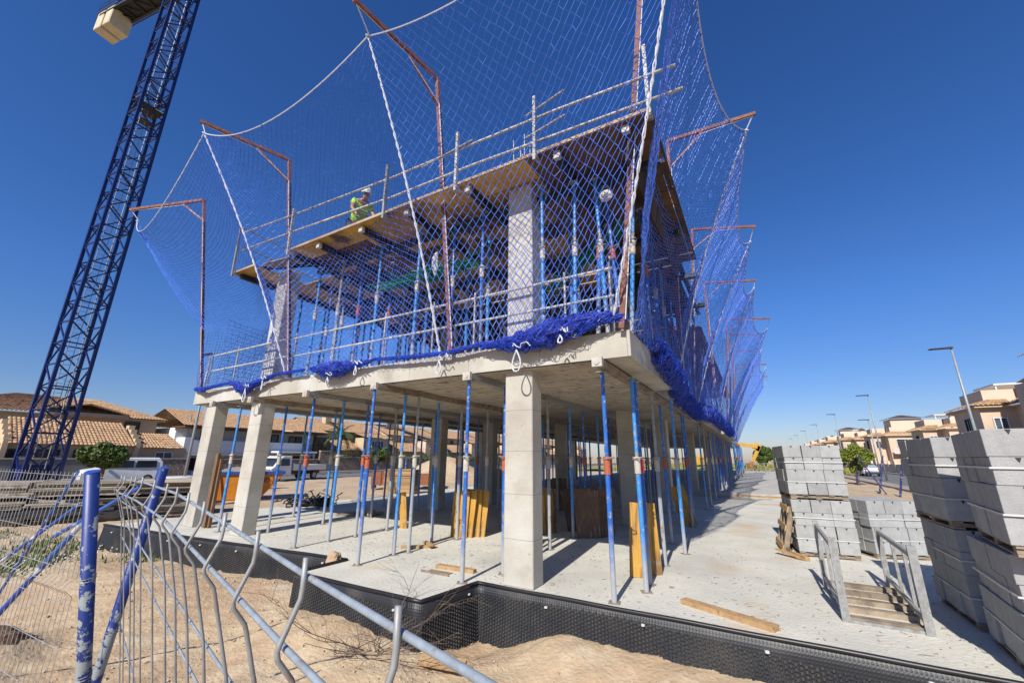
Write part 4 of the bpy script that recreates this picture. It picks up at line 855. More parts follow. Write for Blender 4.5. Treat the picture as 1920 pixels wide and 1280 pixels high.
# ------------------------------------------------------------------ foreground fence
fa = Vector((-2.46, 0.793)); fb = Vector((-0.05, 0.171)); fd = (fb-fa).normalized(); fn = Vector((fd.y, -fd.x))   # fn points to the camera side
def fpt(s, off, z): p = fa+fd*s+fn*off; return Vector((p.x, p.y, z))
pan = thing('mesh_fence_panel', 'galvanised mesh fence panel with folded top, running close past the camera', 'fence panel')
tipx = [-3.2, -2.82, -2.36, -1.92, -1.59, -1.32, -1.11, -.98, -.86, -.73, -.60, -.46, -.33, -.19, -.05]
m = MB(); zt = 1.50
ss = [(x-fa.x)/fd.x for x in tipx if x > -2.5]
ss = sorted(set(ss + [0.27, 0.70]))
def wz(s_):      # the top wire sags slightly along its length
    K = [(-.3, 1.497), (.3, 1.500), (.9, 1.518), (1.5, 1.524), (1.95, 1.511), (2.2, 1.503), (2.7, 1.494)]
    for (a, za), (b_, zb) in zip(K, K[1:]):
        if s_ <= b_: return za+(zb-za)*(s_-a)/(b_-a)
    return 1.494
for i, s in enumerate(ss):
    r = 0.0022; w0 = wz(s)
    m.path([fpt(s, .0055, w0+.016), fpt(s, .0050, w0-.006), fpt(s, .0055, w0-.014), fpt(s, .0165, w0-.042), fpt(s, .0180, w0-.047), fpt(s, .0165, w0-.053), fpt(s, .0045, w0-.069), fpt(s, .002, w0-.076), fpt(s, -.026, 1.34), fpt(s, -.24, 0.2), fpt(s, -.34, -.45)], r, 8)
m.build('vertical_wires', 'galv', pan, smooth=True)
for dz_, off, r in ((0, 0, .0025), (-.048, .0105, .0025), (-.082, -.004, .0018)):
    m = MB(); m.path([fpt(-.05+.14*k, off, wz(-.05+.14*k)+dz_) for k in range(20 if dz_ > -.08 else 9)], r, 10); m.build('horizontal_rail', 'galv_light', pan, smooth=True)
for zz, off, r in ((1.33, -.034, .0021), (1.255, -.048, .0021), (.9, -.115, .0028), (.4, -.21, .0028), (-.3, -.33, .0028)):
    m = MB(); m.path([fpt(-.05+.14*k, off, zz) for k in range(20)], r, 8); m.build('horizontal_rail', 'galv_light', pan, smooth=True)
# painted posts
def post(label, a, b_, r, mat='paint_post', name='fence_post', group=None, bands=()):
    t = thing(name, label, 'post' if name == 'fence_post' else 'brace', (0, 0, 0), 0, group)
    a = Vector(a); b_ = Vector(b_); d = (b_-a).normalized()
    m = MB(); m.path([a, b_], r, 24); m.build('tube', mat, t, smooth=False)
    for p in t.children if False else []: pass
    if r > .012:
        m = MB(); m.path([b_-d*.002, b_+d*.004], r*1.01, 24); m.build('end_cap', 'paint_brace', t)
    if bands:
        for z in bands:
            q = lerp(a, b_, z); m = MB(); u_ = d.cross(Vector((0, 1, 0))).normalized(); v_ = d.cross(u_)
            m.path([q+u_*math.cos(k_*.5)*r*1.04+v_*math.sin(k_*.5)*r*1.04+d*(.0009*k_) for k_ in range(26)], .0016, 5); m.build('binding_wire', 'galv', t)
    return t
post('upright blue fence post with flaking paint, nearest the camera', (-2.597, 1.091, -.5), (-2.243, .631, 1.53), .0225, bands=(.62, .80))
post('leaning blue fence post with flaking paint behind the mesh panel', (-3.03, 1.0, -.5), (-2.696, 1.031, 1.53), .0225, bands=(.62,))
def smooth_all(o):
    for p in o.data.polygons: p.use_smooth = len(p.vertices) == 4
for o in bpy.data.objects:
    if o.name.startswith('tube') and o.type == 'MESH': smooth_all(o)
# far-left panel behind the posts
fp = thing('mesh_fence_panel', 'fine looking mesh fence panel crossing the left edge beyond the near post', 'fence panel')
la = Vector((-2.45, .74)); lb = Vector((-4.45, .62)); ldv = (lb-la).normalized(); ln = Vector((ldv.y, -ldv.x))
if ln.y > 0: ln = -ln
def lpt(s, off, z): p = la+ldv*s+ln*off; return Vector((p.x, p.y, z))
m = MB()
for i in range(46):
    s = .03+i*.045
    m.path([lpt(s, 0, 1.515), lpt(s, 0, 1.10), lpt(s, .03, 1.07), lpt(s, 0, 1.04), lpt(s, 0, .48), lpt(s, .03, .45), lpt(s, 0, .42), lpt(s, 0, -.42)], .0012, 4, cap=False)
for zz in (1.50, 1.38, 1.26, 1.13, 1.07, 1.01, .86, .7, .5, .42, .2, 0, -.2, -.38): m.tube(lpt(0, .003, zz), lpt(2.1, .003, zz), .0015, 4)
m.build('wires', 'galv', fp)
def ray(px, py, d):
    v = Vector((px-960, -(py-640), -765.7)); return None
# leaning blue braces (plain numbers: both ends in metres)
post('thin pale blue brace tube leaning against the fence line, its top sticking up free', (-6.75, 1.24, -.5), (-5.05, 1.33, 1.453), .011, 'paint_brace', 'fence_brace', 'blue fence braces')
post('thin blue brace tube running down to the left from behind the near post, upper one', (-5.1, .24, -.07), (-3.76, 1.046, 1.298), .009, 'paint_brace', 'fence_brace', 'blue fence braces')
post('thicker blue brace tube with white paint flakes, lower one at the left edge', (-4.4, .40, -.42), (-2.763, .788, 1.282), .0115, 'paint_brace', 'fence_brace', 'blue fence braces')
post('blue brace tube lying behind the near mesh wires left of the slab', (-4.25, 1.09, 1.05), (-3.69, 1.30, 1.38), .013, 'paint_brace', 'fence_brace', 'blue fence braces')
for i, (a, b_) in enumerate((((6.46, 30.8, -.35), (6.95, 30.8, 1.75)), ((6.1, 33.3, -.35), (6.62, 33.3, 1.85)), ((6.7, 43.0, -.35), (6.95, 43.0, 1.7)), ((6.35, 33.0, -.35), (5.35, 33.0, 1.9)))):
    post(['blue fence post nearest the tall block stacks, right of the parked car', 'blue fence post in front of the parked car', 'blue fence post beside the round tree', 'slanting dark blue stay crossing in front of the parked car'][i], a, b_, .05 if i < 3 else .035, 'pole_dark', group='blue posts along the right-hand road')

# ------------------------------------------------------------------ block pallets
def pallet_mb(m, w_, d_, z):
    for y in (-.45, -.05, .35): pass
    for k in range(3): m.box((0, (-.42+.42*k)*d_, z+.075), (w_, .09, .075))
    for k in range(5): m.box(((-.4+.2*k)*w_, 0, z+.125), (.10*w_/.8, d_, .02))
    for k in range(3): m.box((0, (-.44+.44*k)*d_, z+.02), (w_, .09, .022))
def block_pallet(x, y, rz, nx, ny, courses, w_, d_, label, z=0.0, dark=(), seed=0, straps=(.22, .62)):
    t = thing('block_pallet', label, 'pallet of blocks', (x, y, z), rz, 'pallets of grey concrete blocks')
    rr = random.Random(seed); m = MB(); bw = w_/nx; bd = d_/ny; h = .21; z0 = .075; nt_ = MB()
    for c in range(courses):
        off = rr.uniform(-.006, .006)
        for i in range(nx):
            for j in range(ny):
                if nx > 2 and 0 < i < nx-1 and 0 < j < ny-1 and c < courses-1: continue
                jx, jy = rr.gauss(0, .0035), rr.gauss(0, .004)
                zz = z0+c*h; cx = (i+.5)*bw+jx+off; cy = (j+.5)*bd+jy+(rr.choice((-.018, 0, .012)) if i == 0 and False else 0); cx += (rr.choice((-.014, 0, .0, .010)) if i == 0 and c % 2 == 0 else 0)
                m.box((cx, cy, zz+h/2), (bw-.005, bd-.006, h-.003), rr.gauss(0, .005))
                if j == 0 and c < courses: 
                    nt_.v += [(cx-.018, cy-bd/2-.0012, zz+h-.006), (cx+.018, cy-bd/2-.0012, zz+h-.006), (cx, cy-bd/2-.0012, zz+h-.045), (cx-.018, cy-bd/2+.002, zz+h-.006), (cx+.018, cy-bd/2+.002, zz+h-.006), (cx, cy-bd/2+.002, zz+h-.045)]
                    k = len(nt_.v)-6; nt_.f += [(k, k+2, k+1), (k, k+1, k+4, k+3), (k+1, k+2, k+5, k+4), (k+2, k, k+3, k+5)]
    fuse(m.build('blocks', 'block', t, bevel=.005), nt_, 'dark')
    m = MB()
    H = courses*h
    for s_ in straps:
        zz = z0+H*s_+.02; e = .009
        m.bb(-e, w_+e, -e-.002, -e+.001, zz, zz+.014); m.bb(-e-.002, -e+.001, -e, d_+e, zz, zz+.014)
        m.bb(w_+e-.001, w_+e+.002, -e, d_+e, zz, zz+.014); m.bb(-e, w_+e, d_+e-.001, d_+e+.002, zz, zz+.014)
    m.build('straps', 'plasticwhite', t)
    m = MB()
    for k in range(3): m.bb(.01, w_-.01, (.02+.44*k)*d_, (.02+.44*k)*d_+.08, .018, .055)
    for k in range(3): m.bb((.01+.44*k)*w_, (.01+.44*k)*w_+.09, .005, d_-.005, 0.0, .016)
    for k in range(5): m.bb((.01+.22*k)*w_, (.01+.22*k)*w_+.085, .004, d_-.004, .057, .072)
    m.build('pallet', 'wood_grey', t)
    return t
block_pallet(.44, 9.19, .10, 3, 4, 4, .86, 1.1, 'lower pallet of blocks in the two-high stack behind the steel rack', seed=1)
block_pallet(.44, 9.22, .12, 3, 4, 4, .86, 1.1, 'upper pallet of blocks on the two-high stack behind the steel rack, against the sky', z=.925, seed=2)
block_pallet(1.83, 9.10, -.12, 2, 4, 4, .85, 1.0, 'single low pallet of blocks between the two-high stack and the tall stacks', seed=3) if False else block_pallet(1.55, 9.62, .42, 3, 4, 4, .84, 1.0, 'single low pallet of blocks between the two-high stack and the tall stacks', seed=3)
block_pallet(1.67, 6.25, .0, 3, 4, 4, .86, 1.02, 'lower pallet of the tall block stack just right of the steel rack', seed=4)
block_pallet(1.66, 6.22, .03, 3, 4, 4, .86, 1.04, 'upper pallet of the tall block stack just right of the steel rack', z=.925, seed=5)
block_pallet(1.57, 4.88, -.09, 3, 4, 4, .9, 1.08, 'lower pallet of the block stack at the right edge of view', seed=6)
block_pallet(1.56, 4.70, -.13, 3, 4, 4, .9, 1.08, 'upper pallet of the block stack at the right edge of view, cut by the frame', z=.925, seed=7)
# wooden pallet leaning on the stack
t = thing('wooden_pallet', 'wooden pallet leaning on edge against the left side of the two-high block stack', 'pallet', (.22, 9.75, 0), 0)
t.rotation_euler = (0, R(14), R(4))
m = MB()
for y in (-.42, 0, .42): m.bb(-.05, .03, y-.045, y+.045, 0, .80)
for z in (.05, .24, .43, .62, .76): m.bb(.032, .055, -.5, .5, z-.045, z+.045)
m.build('boards', 'wood_grey', t)
m = MB()
for z in (.08, .42, .74): m.bb(-.075, -.052, -.5, .5, z-.045, z+.045)
m.build('bearers', 'wood', t)
m = MB(); m.box((.30, 9.0, .05), (.09, .5, .02), .9, .15); m.box((.42, 9.0, .035), (.08, .4, .06), .5)
tag(m.build('broken_boards', 'wood'), 'short broken pallet boards at the foot of the two-high block stack', 'boards')

# steel rack
rk = thing('steel_rack', 'open galvanised steel rack with slatted floor standing in front of the block stacks', 'rack')
def fr(x0, y0, x1, y1, h0, h1, nm):
    m = MB()
    m.beam((x0, y0, 0), (x0+.0, y0, h0), .07, .035, upv=(0, 1, 0)); m.beam((x1, y1, 0), (x1, y1, h1), .06, .03, upv=(0, 1, 0))
    m.beam((x0, y0+.02, h0-.1), (x1, y1-.02, h1-.06), .03, .045); m.beam((x0, y0+.02, .10), (x1, y1-.02, .12), .03, .045)
    for q in (.33, .66):
        p = lerp((x0, y0, 0), (x1, y1, 0), q); m.beam(p+Vector((.03, 0, .02)), p+Vector((.03, 0, h0-.05-.1*q)), .03, .03, upv=(0, 1, 0))
    m.build(nm, 'galv', rk)
fr(.59, 5.89, .58, 7.25, .79, .80, 'side_frame'); fr(1.22, 5.86, 1.30, 7.7, .78, .72, 'side_frame')
m = MB()
for i in range(5): y = 5.90+i*.36; m.bb(.60, 1.24+.02*i, y, y+.11, .02, .045); m.bb(.60, 1.24+.02*i, y-.012, y-.004, .0, .05)
m.build('slats', 'wood_grey', rk)
m = MB(); m.beam((.6, 7.3, .62), (1.3, 7.68, .62), .03, .04) if False else m.bb(.58, 1.22, 5.87, 5.885, .0, .03); m.build('front_bar', 'galv', rk)

# ------------------------------------------------------------------ boards, timber and debris on the slab
def board(name, label, c, wd, h, th_, rz, lean, mat, cat='board', group=None, z=0.0):
    m = MB(); m.bb(-wd/2, wd/2, -th_/2, th_/2, 0, h); o = m.build(name, mat); o.location = (c[0], c[1], z); o.rotation_euler = (lean, 0, rz)
    return tag(o, label, cat, group)
board('plywood_board', 'yellow formwork panel leaning on the props nearest the slab corner, in full sun', (-1.60, 6.40), .30, .97, .027, .30, -.10, 'plywood', 'panel').rotation_euler = (-.12, .06, .30)
for i in range(2): board('plywood_board', ['narrow yellow panel tucked close behind the front leaning one', 'hindmost narrow yellow panel of the leaning group by the slab corner'][i], (-1.50+.03*i, 6.62+.04*i), .22, .95, .027, .5, -.12, 'plywood', 'panel')
def panel_stack(label, x, y, n, wd, h, rz, lean, mat, step=(.03, .055), group='upright formwork panels'):
    t = thing('panel_stack', label, 'stack of panels', (x, y, 0), rz, group); rr = random.Random(int(x*100))
    for i in range(n):
        m = MB(); m.bb(-wd/2, wd/2, -.0135, .0135, 0, h+rr.uniform(-.03, .03)); o = m.build('panel', mat if rr.random() < .75 else 'plywood_old', t)
        o.location = (i*step[0]+rr.uniform(-.02, .02), i*step[1], .0); o.rotation_euler = (lean+rr.uniform(-.04, .04), rr.uniform(-.07, .07), rr.uniform(-.18, .18))
panel_stack('bright yellow panels standing upright in sun beside the props left of the front column', -5.52, 7.42, 4, .36, .93, .2, -.08, 'plywood', (.10, .07))
panel_stack('yellow panels half in shade just left of the front column', -4.35, 8.55, 6, .40, .93, .5, -.10, 'plywood', (.06, .05))
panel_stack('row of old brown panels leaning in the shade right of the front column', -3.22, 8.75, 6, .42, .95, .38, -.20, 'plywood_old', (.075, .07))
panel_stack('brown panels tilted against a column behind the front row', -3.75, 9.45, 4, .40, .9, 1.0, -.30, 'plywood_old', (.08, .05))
panel_stack('yellowish boards leaning sideways just right of the front column', -3.62, 6.95, 5, .3, .75, 1.2, -.25, 'plywood', (.03, .05))
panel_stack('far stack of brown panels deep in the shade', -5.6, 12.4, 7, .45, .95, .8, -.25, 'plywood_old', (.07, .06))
board('plywood_board', 'brown board leaning against the props by the right-hand slab edge', (-1.62, 11.6), .36, .95, .03, .45, .0, 'plywood', 'panel').rotation_euler = (-.12, -.22, .45)
board('plywood_board', 'single narrow yellow board standing between props on the sunny side', (-7.25, 7.62), .16, .78, .027, .5, 0, 'plywood', 'panel').rotation_euler = (-.05, -.12, .5)
for i, (x, y, h_) in enumerate(((-13.9, 14.3, 1.05), (-12.2, 19.4, 1.0))):
    t = thing('timber_stack', ['squared stack of yellow boards seen left of the centre columns', 'second stack of pale boards seen close left of the front column'][i], 'stack of boards', (x, y, 0), .25); m = MB()
    for k in range(int(h_/.045)): m.box((rnd.uniform(-.02, .02), rnd.uniform(-.03, .03), .02+k*.045), (1.5, .55, .036))
    m.build('boards', 'wood', t)
    m = MB(); m.box((-.5, 0, -.02), (.1, .6, .04)); m.box((.5, 0, -.02), (.1, .6, .04)); m.build('bearers', 'wood_grey', t)
board('timber_offcut', 'longer piece of the small timber cross lying on the slab', (-5.5, 6.2), .62, .05, .07, .72, 0, 'wood', 'timber offcut')
o = board('timber_offcut', 'shorter piece of the small timber cross, resting on the longer one', (-5.38, 6.32), .32, .045, .06, -.45, 0, 'wood', 'timber offcut', z=.05)
board('timber_offcut', 'pale wooden batten lying beside the opening near the front corner', (-4.02, 5.36), .66, .05, .09, .06, 0, 'wood', 'timber offcut')
m = MB(); m.bb(-4.35, -3.95, 5.05, 5.22, .001, .006); m.bb(-4.40, -3.9, 5.04, 5.052, .0, .03)
tag(m.build('slab_opening', 'wood_grey'), 'small boarded-over opening in the slab beside the pale batten', 'hatch')
o = board('plank', 'long yellowish plank lying near the membrane in front of the steel rack', (-.49, 5.42), .98, .05, .12, -.42, 0, 'wood', 'plank')
board('timber_offcut', 'small flat piece of wood lying at the foot of the right-hand stacks', (.72, 5.25), .12, .015, .05, .3, 0, 'wood', 'timber offcut') if False else None
m = MB(); m.box((-9.9, 8.6, .015), (1.1, .6, .02), .5); m.box((-9.75, 8.7, .04), (.9, .5, .02), .2, .05); m.box((-9.3, 8.5, .10), (.06, .3, .12), .2)
tag(m.build('flat_boards', 'wood_grey'), 'flat weathered boards lying on the slab behind the left props', 'boards')
m = MB()
for k in range(9): m.box((rnd.uniform(-1.6, .6), 20.9+rnd.uniform(-.5, .5), .03+.02*k % .1), (rnd.uniform(.5, 1.4), .12, .025), rnd.uniform(-.3, .3))
tag(m.build('scrap_boards', 'wood'), 'pile of scrap boards lying by the dark gap at the far end of the slab', 'boards')
m = MB(); m.bb(-11.12, -11.00, 5.22, 5.28, 0, 1.62); m.bb(-10.97, -10.91, 5.26, 5.32, 0, 1.5)
tag(m.build('upright_timber', 'plywood_old'), 'two short upright timbers beside the leftmost square column', 'timber')
t = thing('scrap_heap', 'tangled heap of black plastic scrap at the left rim of the slab', 'scrap', (-12.9, 9.2, 0)); m = MB()
for k in range(60):
    q = [Vector((rnd.gauss(0, .35), rnd.gauss(0, .3), rnd.uniform(.02, .22)))]
    for e in range(5): q.append(q[-1]+Vector((rnd.gauss(0, .12), rnd.gauss(0, .1), rnd.gauss(0, .05)))); q[-1].z = max(.02, q[-1].z)
    m.path(q, .02, 5)
m.build('strips', 'pipe_black', t)
m = MB(); m.box((.3, .1, .12), (.5, .35, .2), .3, .1); m.box((-.3, .0, .10), (.35, .3, .16), -.4, .1); m.build('crates', 'pipe_black', t)
def rock(label, x, y, z, s, seed, mat='sand', name='rock', cat='rock', group=None):
    bm = bmesh.new(); bmesh.ops.create_icosphere(bm, subdivisions=3, radius=1); rr = random.Random(seed); ph = [rr.uniform(0, 6) for _ in range(6)]
    for v in bm.verts:
        c = v.co; n_ = max(abs(c.x), abs(c.y), abs(c.z)); c2 = c/n_*.8*.45+c*.55; k = 1+.09*math.sin(4*c.x+ph[0])+.09*math.sin(5*c.y+ph[1])+.07*math.sin(6*c.z+ph[2])+rr.gauss(0, .012)
        v.co = Vector((c2.x*s[0], c2.y*s[1], c2.z*s[2]))*k
    me = bpy.data.meshes.new(name); bm.to_mesh(me); bm.free(); me.materials.append(M[mat]); o = bpy.data.objects.new(name, me); col.objects.link(o); o.location = (x, y, z); o.rotation_euler = (0, 0, rr.uniform(0, 3)); return tag(o, label, cat, group)
rock('block of crumbling sandstone sitting at the step in the membrane', -6.0, 4.80, .0, (.15, .12, .13), 4)
m = MB(); m.box((-6.25, 4.62, -.02), (.5, .2, .03), .2); 
m = MB(); rr = random.Random(21)
for k in range(2200):
    x = rr.uniform(-9, 2.6); y = rr.uniform(1.0, 4.7); z = gz(x, y)
    s = abs(rr.gauss(0, .007))+.004; m.box((x, y, z+s*.25), (s*1.6, s*1.2, s), rr.uniform(0, 3), rr.uniform(-.5, .5), rr.uniform(-.5, .5))
tag(m.build('pebbles', nmat('pebble', (.60, .45, .30), (.46, .36, .26), 3, .9)), 'loose pebbles and crumbs of soil scattered over the sand', 'pebbles', kind='stuff')
m = MB()
for k in range(2600):
    x = rr.uniform(-10, 3.2); y = 5.1+abs(rr.gauss(0, 4.5)); s = abs(rr.gauss(0, .006))+.003; 
    m.box((x, y, s*.3), (s*1.8, s, s*.7), rr.uniform(0, 3))
tag(m.build('gravel', nmat('grit', (.50, .46, .40), (.30, .25, .20), 9, .9)), 'grit and crumbs of concrete scattered on the slab', 'gravel', kind='stuff')
m = MB()
for k in range(700):
    x = rr.uniform(-8, 3.0); y = 5.2+abs(rr.gauss(0, 2.5)); a = rr.uniform(0, 3); l_ = rr.uniform(.02, .07); m.box((x, y, .004), (l_, .004, .003), a)
tag(m.build('wood_shavings', 'wood_grey'), 'splinters and shavings littering the slab', 'splinters', kind='stuff')
rock('clod heap of dug soil at the lower left behind the mesh', -7.3, 1.55, -.42, (.45, .3, .22), 8, 'mud', 'soil_heap', 'soil heap')
m = MB(); m.box((-3.05, 3.9, -.42), (.5, .14, .03), .2, .3)
tag(m.build('plank_piece', 'wood'), 'piece of plank half buried in the sand below the membrane', 'plank')
# dry branches
t = thing('dry_branch', 'bare dry twigs lying on the sand below the membrane corner', 'branch', (-3.75, 3.55, gz(-3.75, 3.55)+.02)); m = MB(); rr = random.Random(5)
def twig(m, p, d, l_, r, dep):
    pts = [p]; 
    for i in range(6): d = (d+Vector((rr.gauss(0, .16), rr.gauss(0, .16), rr.gauss(0.0, .10)))).normalized(); q = pts[-1]+d*l_/6; q.z = max(q.z, -.01); pts.append(q)
    m.path(pts, r, 4, r2=r*.4)
    if dep: 
        for k in range(3): i = rr.randint(1, 5); twig(m, pts[i], (d+Vector((rr.gauss(0, .7), rr.gauss(0, .7), rr.gauss(.1, .3)))).normalized(), l_*.6, r*.6, dep-1)
for k in range(9): twig(m, Vector((rr.uniform(-.2, .2), rr.uniform(-.1, .1), .02)), Vector((rr.uniform(-1, .8), rr.uniform(-.6, .4), rr.uniform(.05, .35))).normalized(), rr.uniform(.5, .95), .006, 2)
m.build('twigs', 'bark', t)

# ------------------------------------------------------------------ left yard: stacked boards, tub, skip, soil heap
t = thing('board_pile', 'long low pile of grey weathered formwork boards behind the left mesh', 'pile of boards', (-19.6, 5.5, -.5), R(62)); m = MB(); z = 0; i = 0
rr = random.Random(31)
while z < 1.15:
    th_ = rr.uniform(.05, .09)
    if .62 < z < .72: z += .10
    for q in range(3): m.box((-2.2+2.3*q+rr.uniform(-.12, .12), rr.uniform(-.06, .06), z+th_/2), (2.25, 1.6+rr.uniform(-.2, .2), th_-.014), rr.gauss(0, .012))
    z += th_; i += 1
m.build('boards', 'stack_grey', t)
m = MB()
for q in range(6): m.box((-3+1.1*q, 0, .67), (.12, 1.5, .09))
m.build('spacers', 'wood', t)
m = MB()
for k in range(14): m.box((rr.uniform(-3, 3), -.9+rr.uniform(-.2, .1), .45+rr.uniform(-.3, .2)), (rr.uniform(1, 3), .05, .10), rr.gauss(0, .05), 0, rr.gauss(0, .03))
m.build('loose_bars', 'dark', t)
m = MB(); rr = random.Random(77)
for k in range(5200):
    x = rr.uniform(-19.5, -10.5); y = rr.uniform(1.8, 4.2)+.16*(x+15); zz = gz(x, y)
    if rr.random() > .5+.5*math.sin(x*1.3+y*2): continue
    h_ = rr.uniform(.04, .15); a = rr.uniform(0, 6.3); wv = .02; dx, dy = math.cos(a)*wv, math.sin(a)*wv; lx, ly = rr.gauss(0, .04), rr.gauss(0, .04)
    k0 = len(m.v); m.v += [(x-dx, y-dy, zz-.01), (x+dx, y+dy, zz-.01), (x+lx, y+ly, zz+h_)]; m.f.append((k0, k0+1, k0+2))
tag(m.build('weeds', 'weed'), 'low green weeds growing in front of the board pile', 'weeds', kind='stuff')
m = MB(); 
for k in range(240):
    x = rr.uniform(-19, -11); y = rr.uniform(2, 4)+.16*(x+15); m.box((x, y, gz(x, y)+.10), (.025, .025, .02), rr.uniform(0, 3))
tag(m.build('daisies', 'plasticwhite'), 'tiny white flowers among the weeds', 'flowers', kind='stuff')
t = thing('plastic_tub', 'big white plastic tub standing behind the leftmost column', 'tub', (-21.5, 8.9, -.48)); m = MB()
m.lathe([(.36, 0), (.42, .05), (.50, 1.05), (.54, 1.12), (.50, 1.16), (.42, 1.12)], (0, 0, 0), 28); m.build('shell', 'plasticwhite', t, smooth=True)
m = MB(); m.lathe([(.49, .84), (.51, .87), (.49, .90)], (0, 0, 0), 28); m.build('rim', 'plasticwhite', t)
t = thing('metal_profiles', 'bundle of tall pale metal profiles standing up behind the leftmost column', 'profiles', (-20.6, 9.3, -.48)); m = MB()
m.beam((0, 0, .0), (-.1, -.35, 4.5), .20, .10, upv=(0, 1, 0)); m.beam((.2, .3, .0), (.1, .1, 3.6), .08, .06, upv=(0, 1, 0)); m.beam((-.1, .1, .0), (-.3, .0, 2.9), .07, .06, upv=(0, 1, 0)); m.build('profiles', 'galv', t)
m = MB()
for i in range(28): m.tube((-15+.12*i, 6.4, -.38), (-15.2+.12*i, 8.2, -.33), .012, 4); 
for i in range(14): m.tube((-15.2, 6.4+.13*i, -.36), (-11.6, 6.5+.13*i, -.34), .012, 4)
tag(m.build('rebar_mesh', 'redrust'), 'sheets of rusty reinforcing mesh lying on the ground left of the slab', 'rebar mesh')

def text_mesh(name, s, size, mat, parent, loc, rot, ext=.004):
    cu = bpy.data.curves.new(name, 'FONT'); cu.body = s; cu.size = size; cu.extrude = ext; cu.align_x = 'CENTER'; cu.offset = 0.0
    tmp = bpy.data.objects.new('tmp', cu); col.objects.link(tmp)
    bpy.context.view_layer.update()
    me = bpy.data.meshes.new_from_object(tmp.evaluated_get(bpy.context.evaluated_depsgraph_get())); bpy.data.objects.remove(tmp)
    me.materials.clear(); me.materials.append(M[mat]); o = bpy.data.objects.new(name, me); col.objects.link(o); o.parent = parent; o.location = loc; o.rotation_euler = rot
    return o
# skip: long side faces the camera (+X/-Y)
sk_ = thing('skip', 'orange rubbish skip with blue rim and black lettering behind the left columns', 'skip', (-22.2, 11.7, -.45), R(62))
# local: length along x, camera side is -y
m = MB(); Lb, Lt, Wd, Hh = .95, 1.85, .85, 1.15
m.quadbox([(-Lb, -Wd*.85, 0), (Lb, -Wd*.85, 0), (Lb, Wd*.85, 0), (-Lb, Wd*.85, 0), (-Lt, -Wd, Hh), (Lt, -Wd, Hh), (Lt, Wd, Hh), (-Lt, Wd, Hh)]); m.build('body', 'orange', sk_)
m = MB()
for a in ((-Lt-.04, Lt+.04, -Wd-.06, -Wd+.04), (-Lt-.04, Lt+.04, Wd-.04, Wd+.06), (-Lt-.06, -Lt+.04, -Wd+.04, Wd-.04), (Lt-.04, Lt+.06, -Wd+.04, Wd-.04)): m.bb(a[0], a[1], a[2], a[3], Hh-.02, Hh+.12)
m.build('rim', 'skipblue', sk_)
for x in (-1.62, -.85, .35): m = MB(); m.quadbox([(x*.72-.06, -Wd*.85-.08, .0), (x*.72+.06, -Wd*.85-.08, .0), (x*.72+.06, -Wd*.85+.02, .0), (x*.72-.06, -Wd*.85+.02, .0), (x-.06, -Wd-.07, Hh-.03), (x+.06, -Wd-.07, Hh-.03), (x+.06, -Wd+.02, Hh-.03), (x-.06, -Wd+.02, Hh-.03)]); m.build('rib', 'orange', sk_)
tilt = math.atan2(Hh, -Wd*.15)
text_mesh('lettering', 'RTECO', .34, 'ink', sk_, (.74, -Wd-.035, .76), (R(90)+.11, 0, 0)); text_mesh('lettering', '2161', .44, 'ink', sk_, (.60, -Wd*.93-.03, .26), (R(90)+.11, 0, 0)); text_mesh('lettering', '033', .36, 'ink', sk_, (-1.22, -Wd-.035, .70), (R(90)+.11, 0, 0))
m = MB(); rr = random.Random(4)
m.grid(lambda u, v: (-Lt+.1+(2*Lt-.2)*u, -Wd+.08+(2*Wd-.16)*v, Hh-.02+.28*math.sin(PI*u)*math.sin(PI*v)+.08*math.sin(u*19+v*11)), 24, 10); m.build('rubble_load', 'greywall', sk_)
rock('lumpy white builder sack standing between the skip and the pickup truck', -27.4, 16.0, .05, (.62, .62, .60), 12, 'sack', 'big_sack', 'sack')
# brown container / machinery by the soil heap
t = thing('steel_box', 'rusty brown steel crate standing in front of the soil heap', 'crate', (-21.0, 20.5, -.45), .6); m = MB(); m.bb(-1.1, 1.1, -.5, .5, .25, 1.05); 
for x in (-1, -.5, 0, .5, 1): m.bb(x-.04, x+.04, -.56, -.502, .2, 1.1)
m.build('box', 'redrust', t); m = MB()
for x in (-1, 1):
    for y in (-.4, .4): m.bb(x-.05, x+.05, y-.05, y+.05, 0, .25)
m.build('feet', 'dark', t)
t = thing('steel_box', 'second brown crate with coiled hoses, right of the first in front of the soil heap', 'crate', (-18.9, 21.6, -.35), .4); m = MB(); m.bb(-.9, .9, -.4, .4, .15, .85); m.build('box', 'redrust', t); m = MB()
for k in range(5): m.path([(.9+.3*math.cos(a), -.5+.05*k, .4+.3*math.sin(a)) for a in [2*PI*i/14 for i in range(14)]], .04, 5, closed=True)
m.build('hoses', 'pipe_black', t)

# ------------------------------------------------------------------ vehicles
def wheel(parent, x, y, r, w_=.2):
    m = MB(); k = MB()
    def ring(mb, prof, n=20):
        k0 = len(mb.v)
        for rr_, yy in prof:
            for j in range(n): t = 2*PI*j/n; mb.v.append((x+rr_*math.cos(t), y+yy, r+rr_*math.sin(t)))
        for i in range(len(prof)-1):
            for j in range(n): j2 = (j+1) % n; mb.f.append((k0+i*n+j, k0+i*n+j2, k0+(i+1)*n+j2, k0+(i+1)*n+j))
        mb.f.append(tuple(k0+j for j in reversed(range(n)))); mb.f.append(tuple(k0+(len(prof)-1)*n+j for j in range(n)))
    ring(m, [(r*.9, -w_/2), (r, -w_/2+.03), (r, w_/2-.03), (r*.9, w_/2)]); t = m.build('wheel', 'rubber', parent)
    ring(k, [(r*.6, -w_/2-.008), (r*.55, 0), (r*.6, w_/2+.008)]); k.build('rim', 'galv', t)
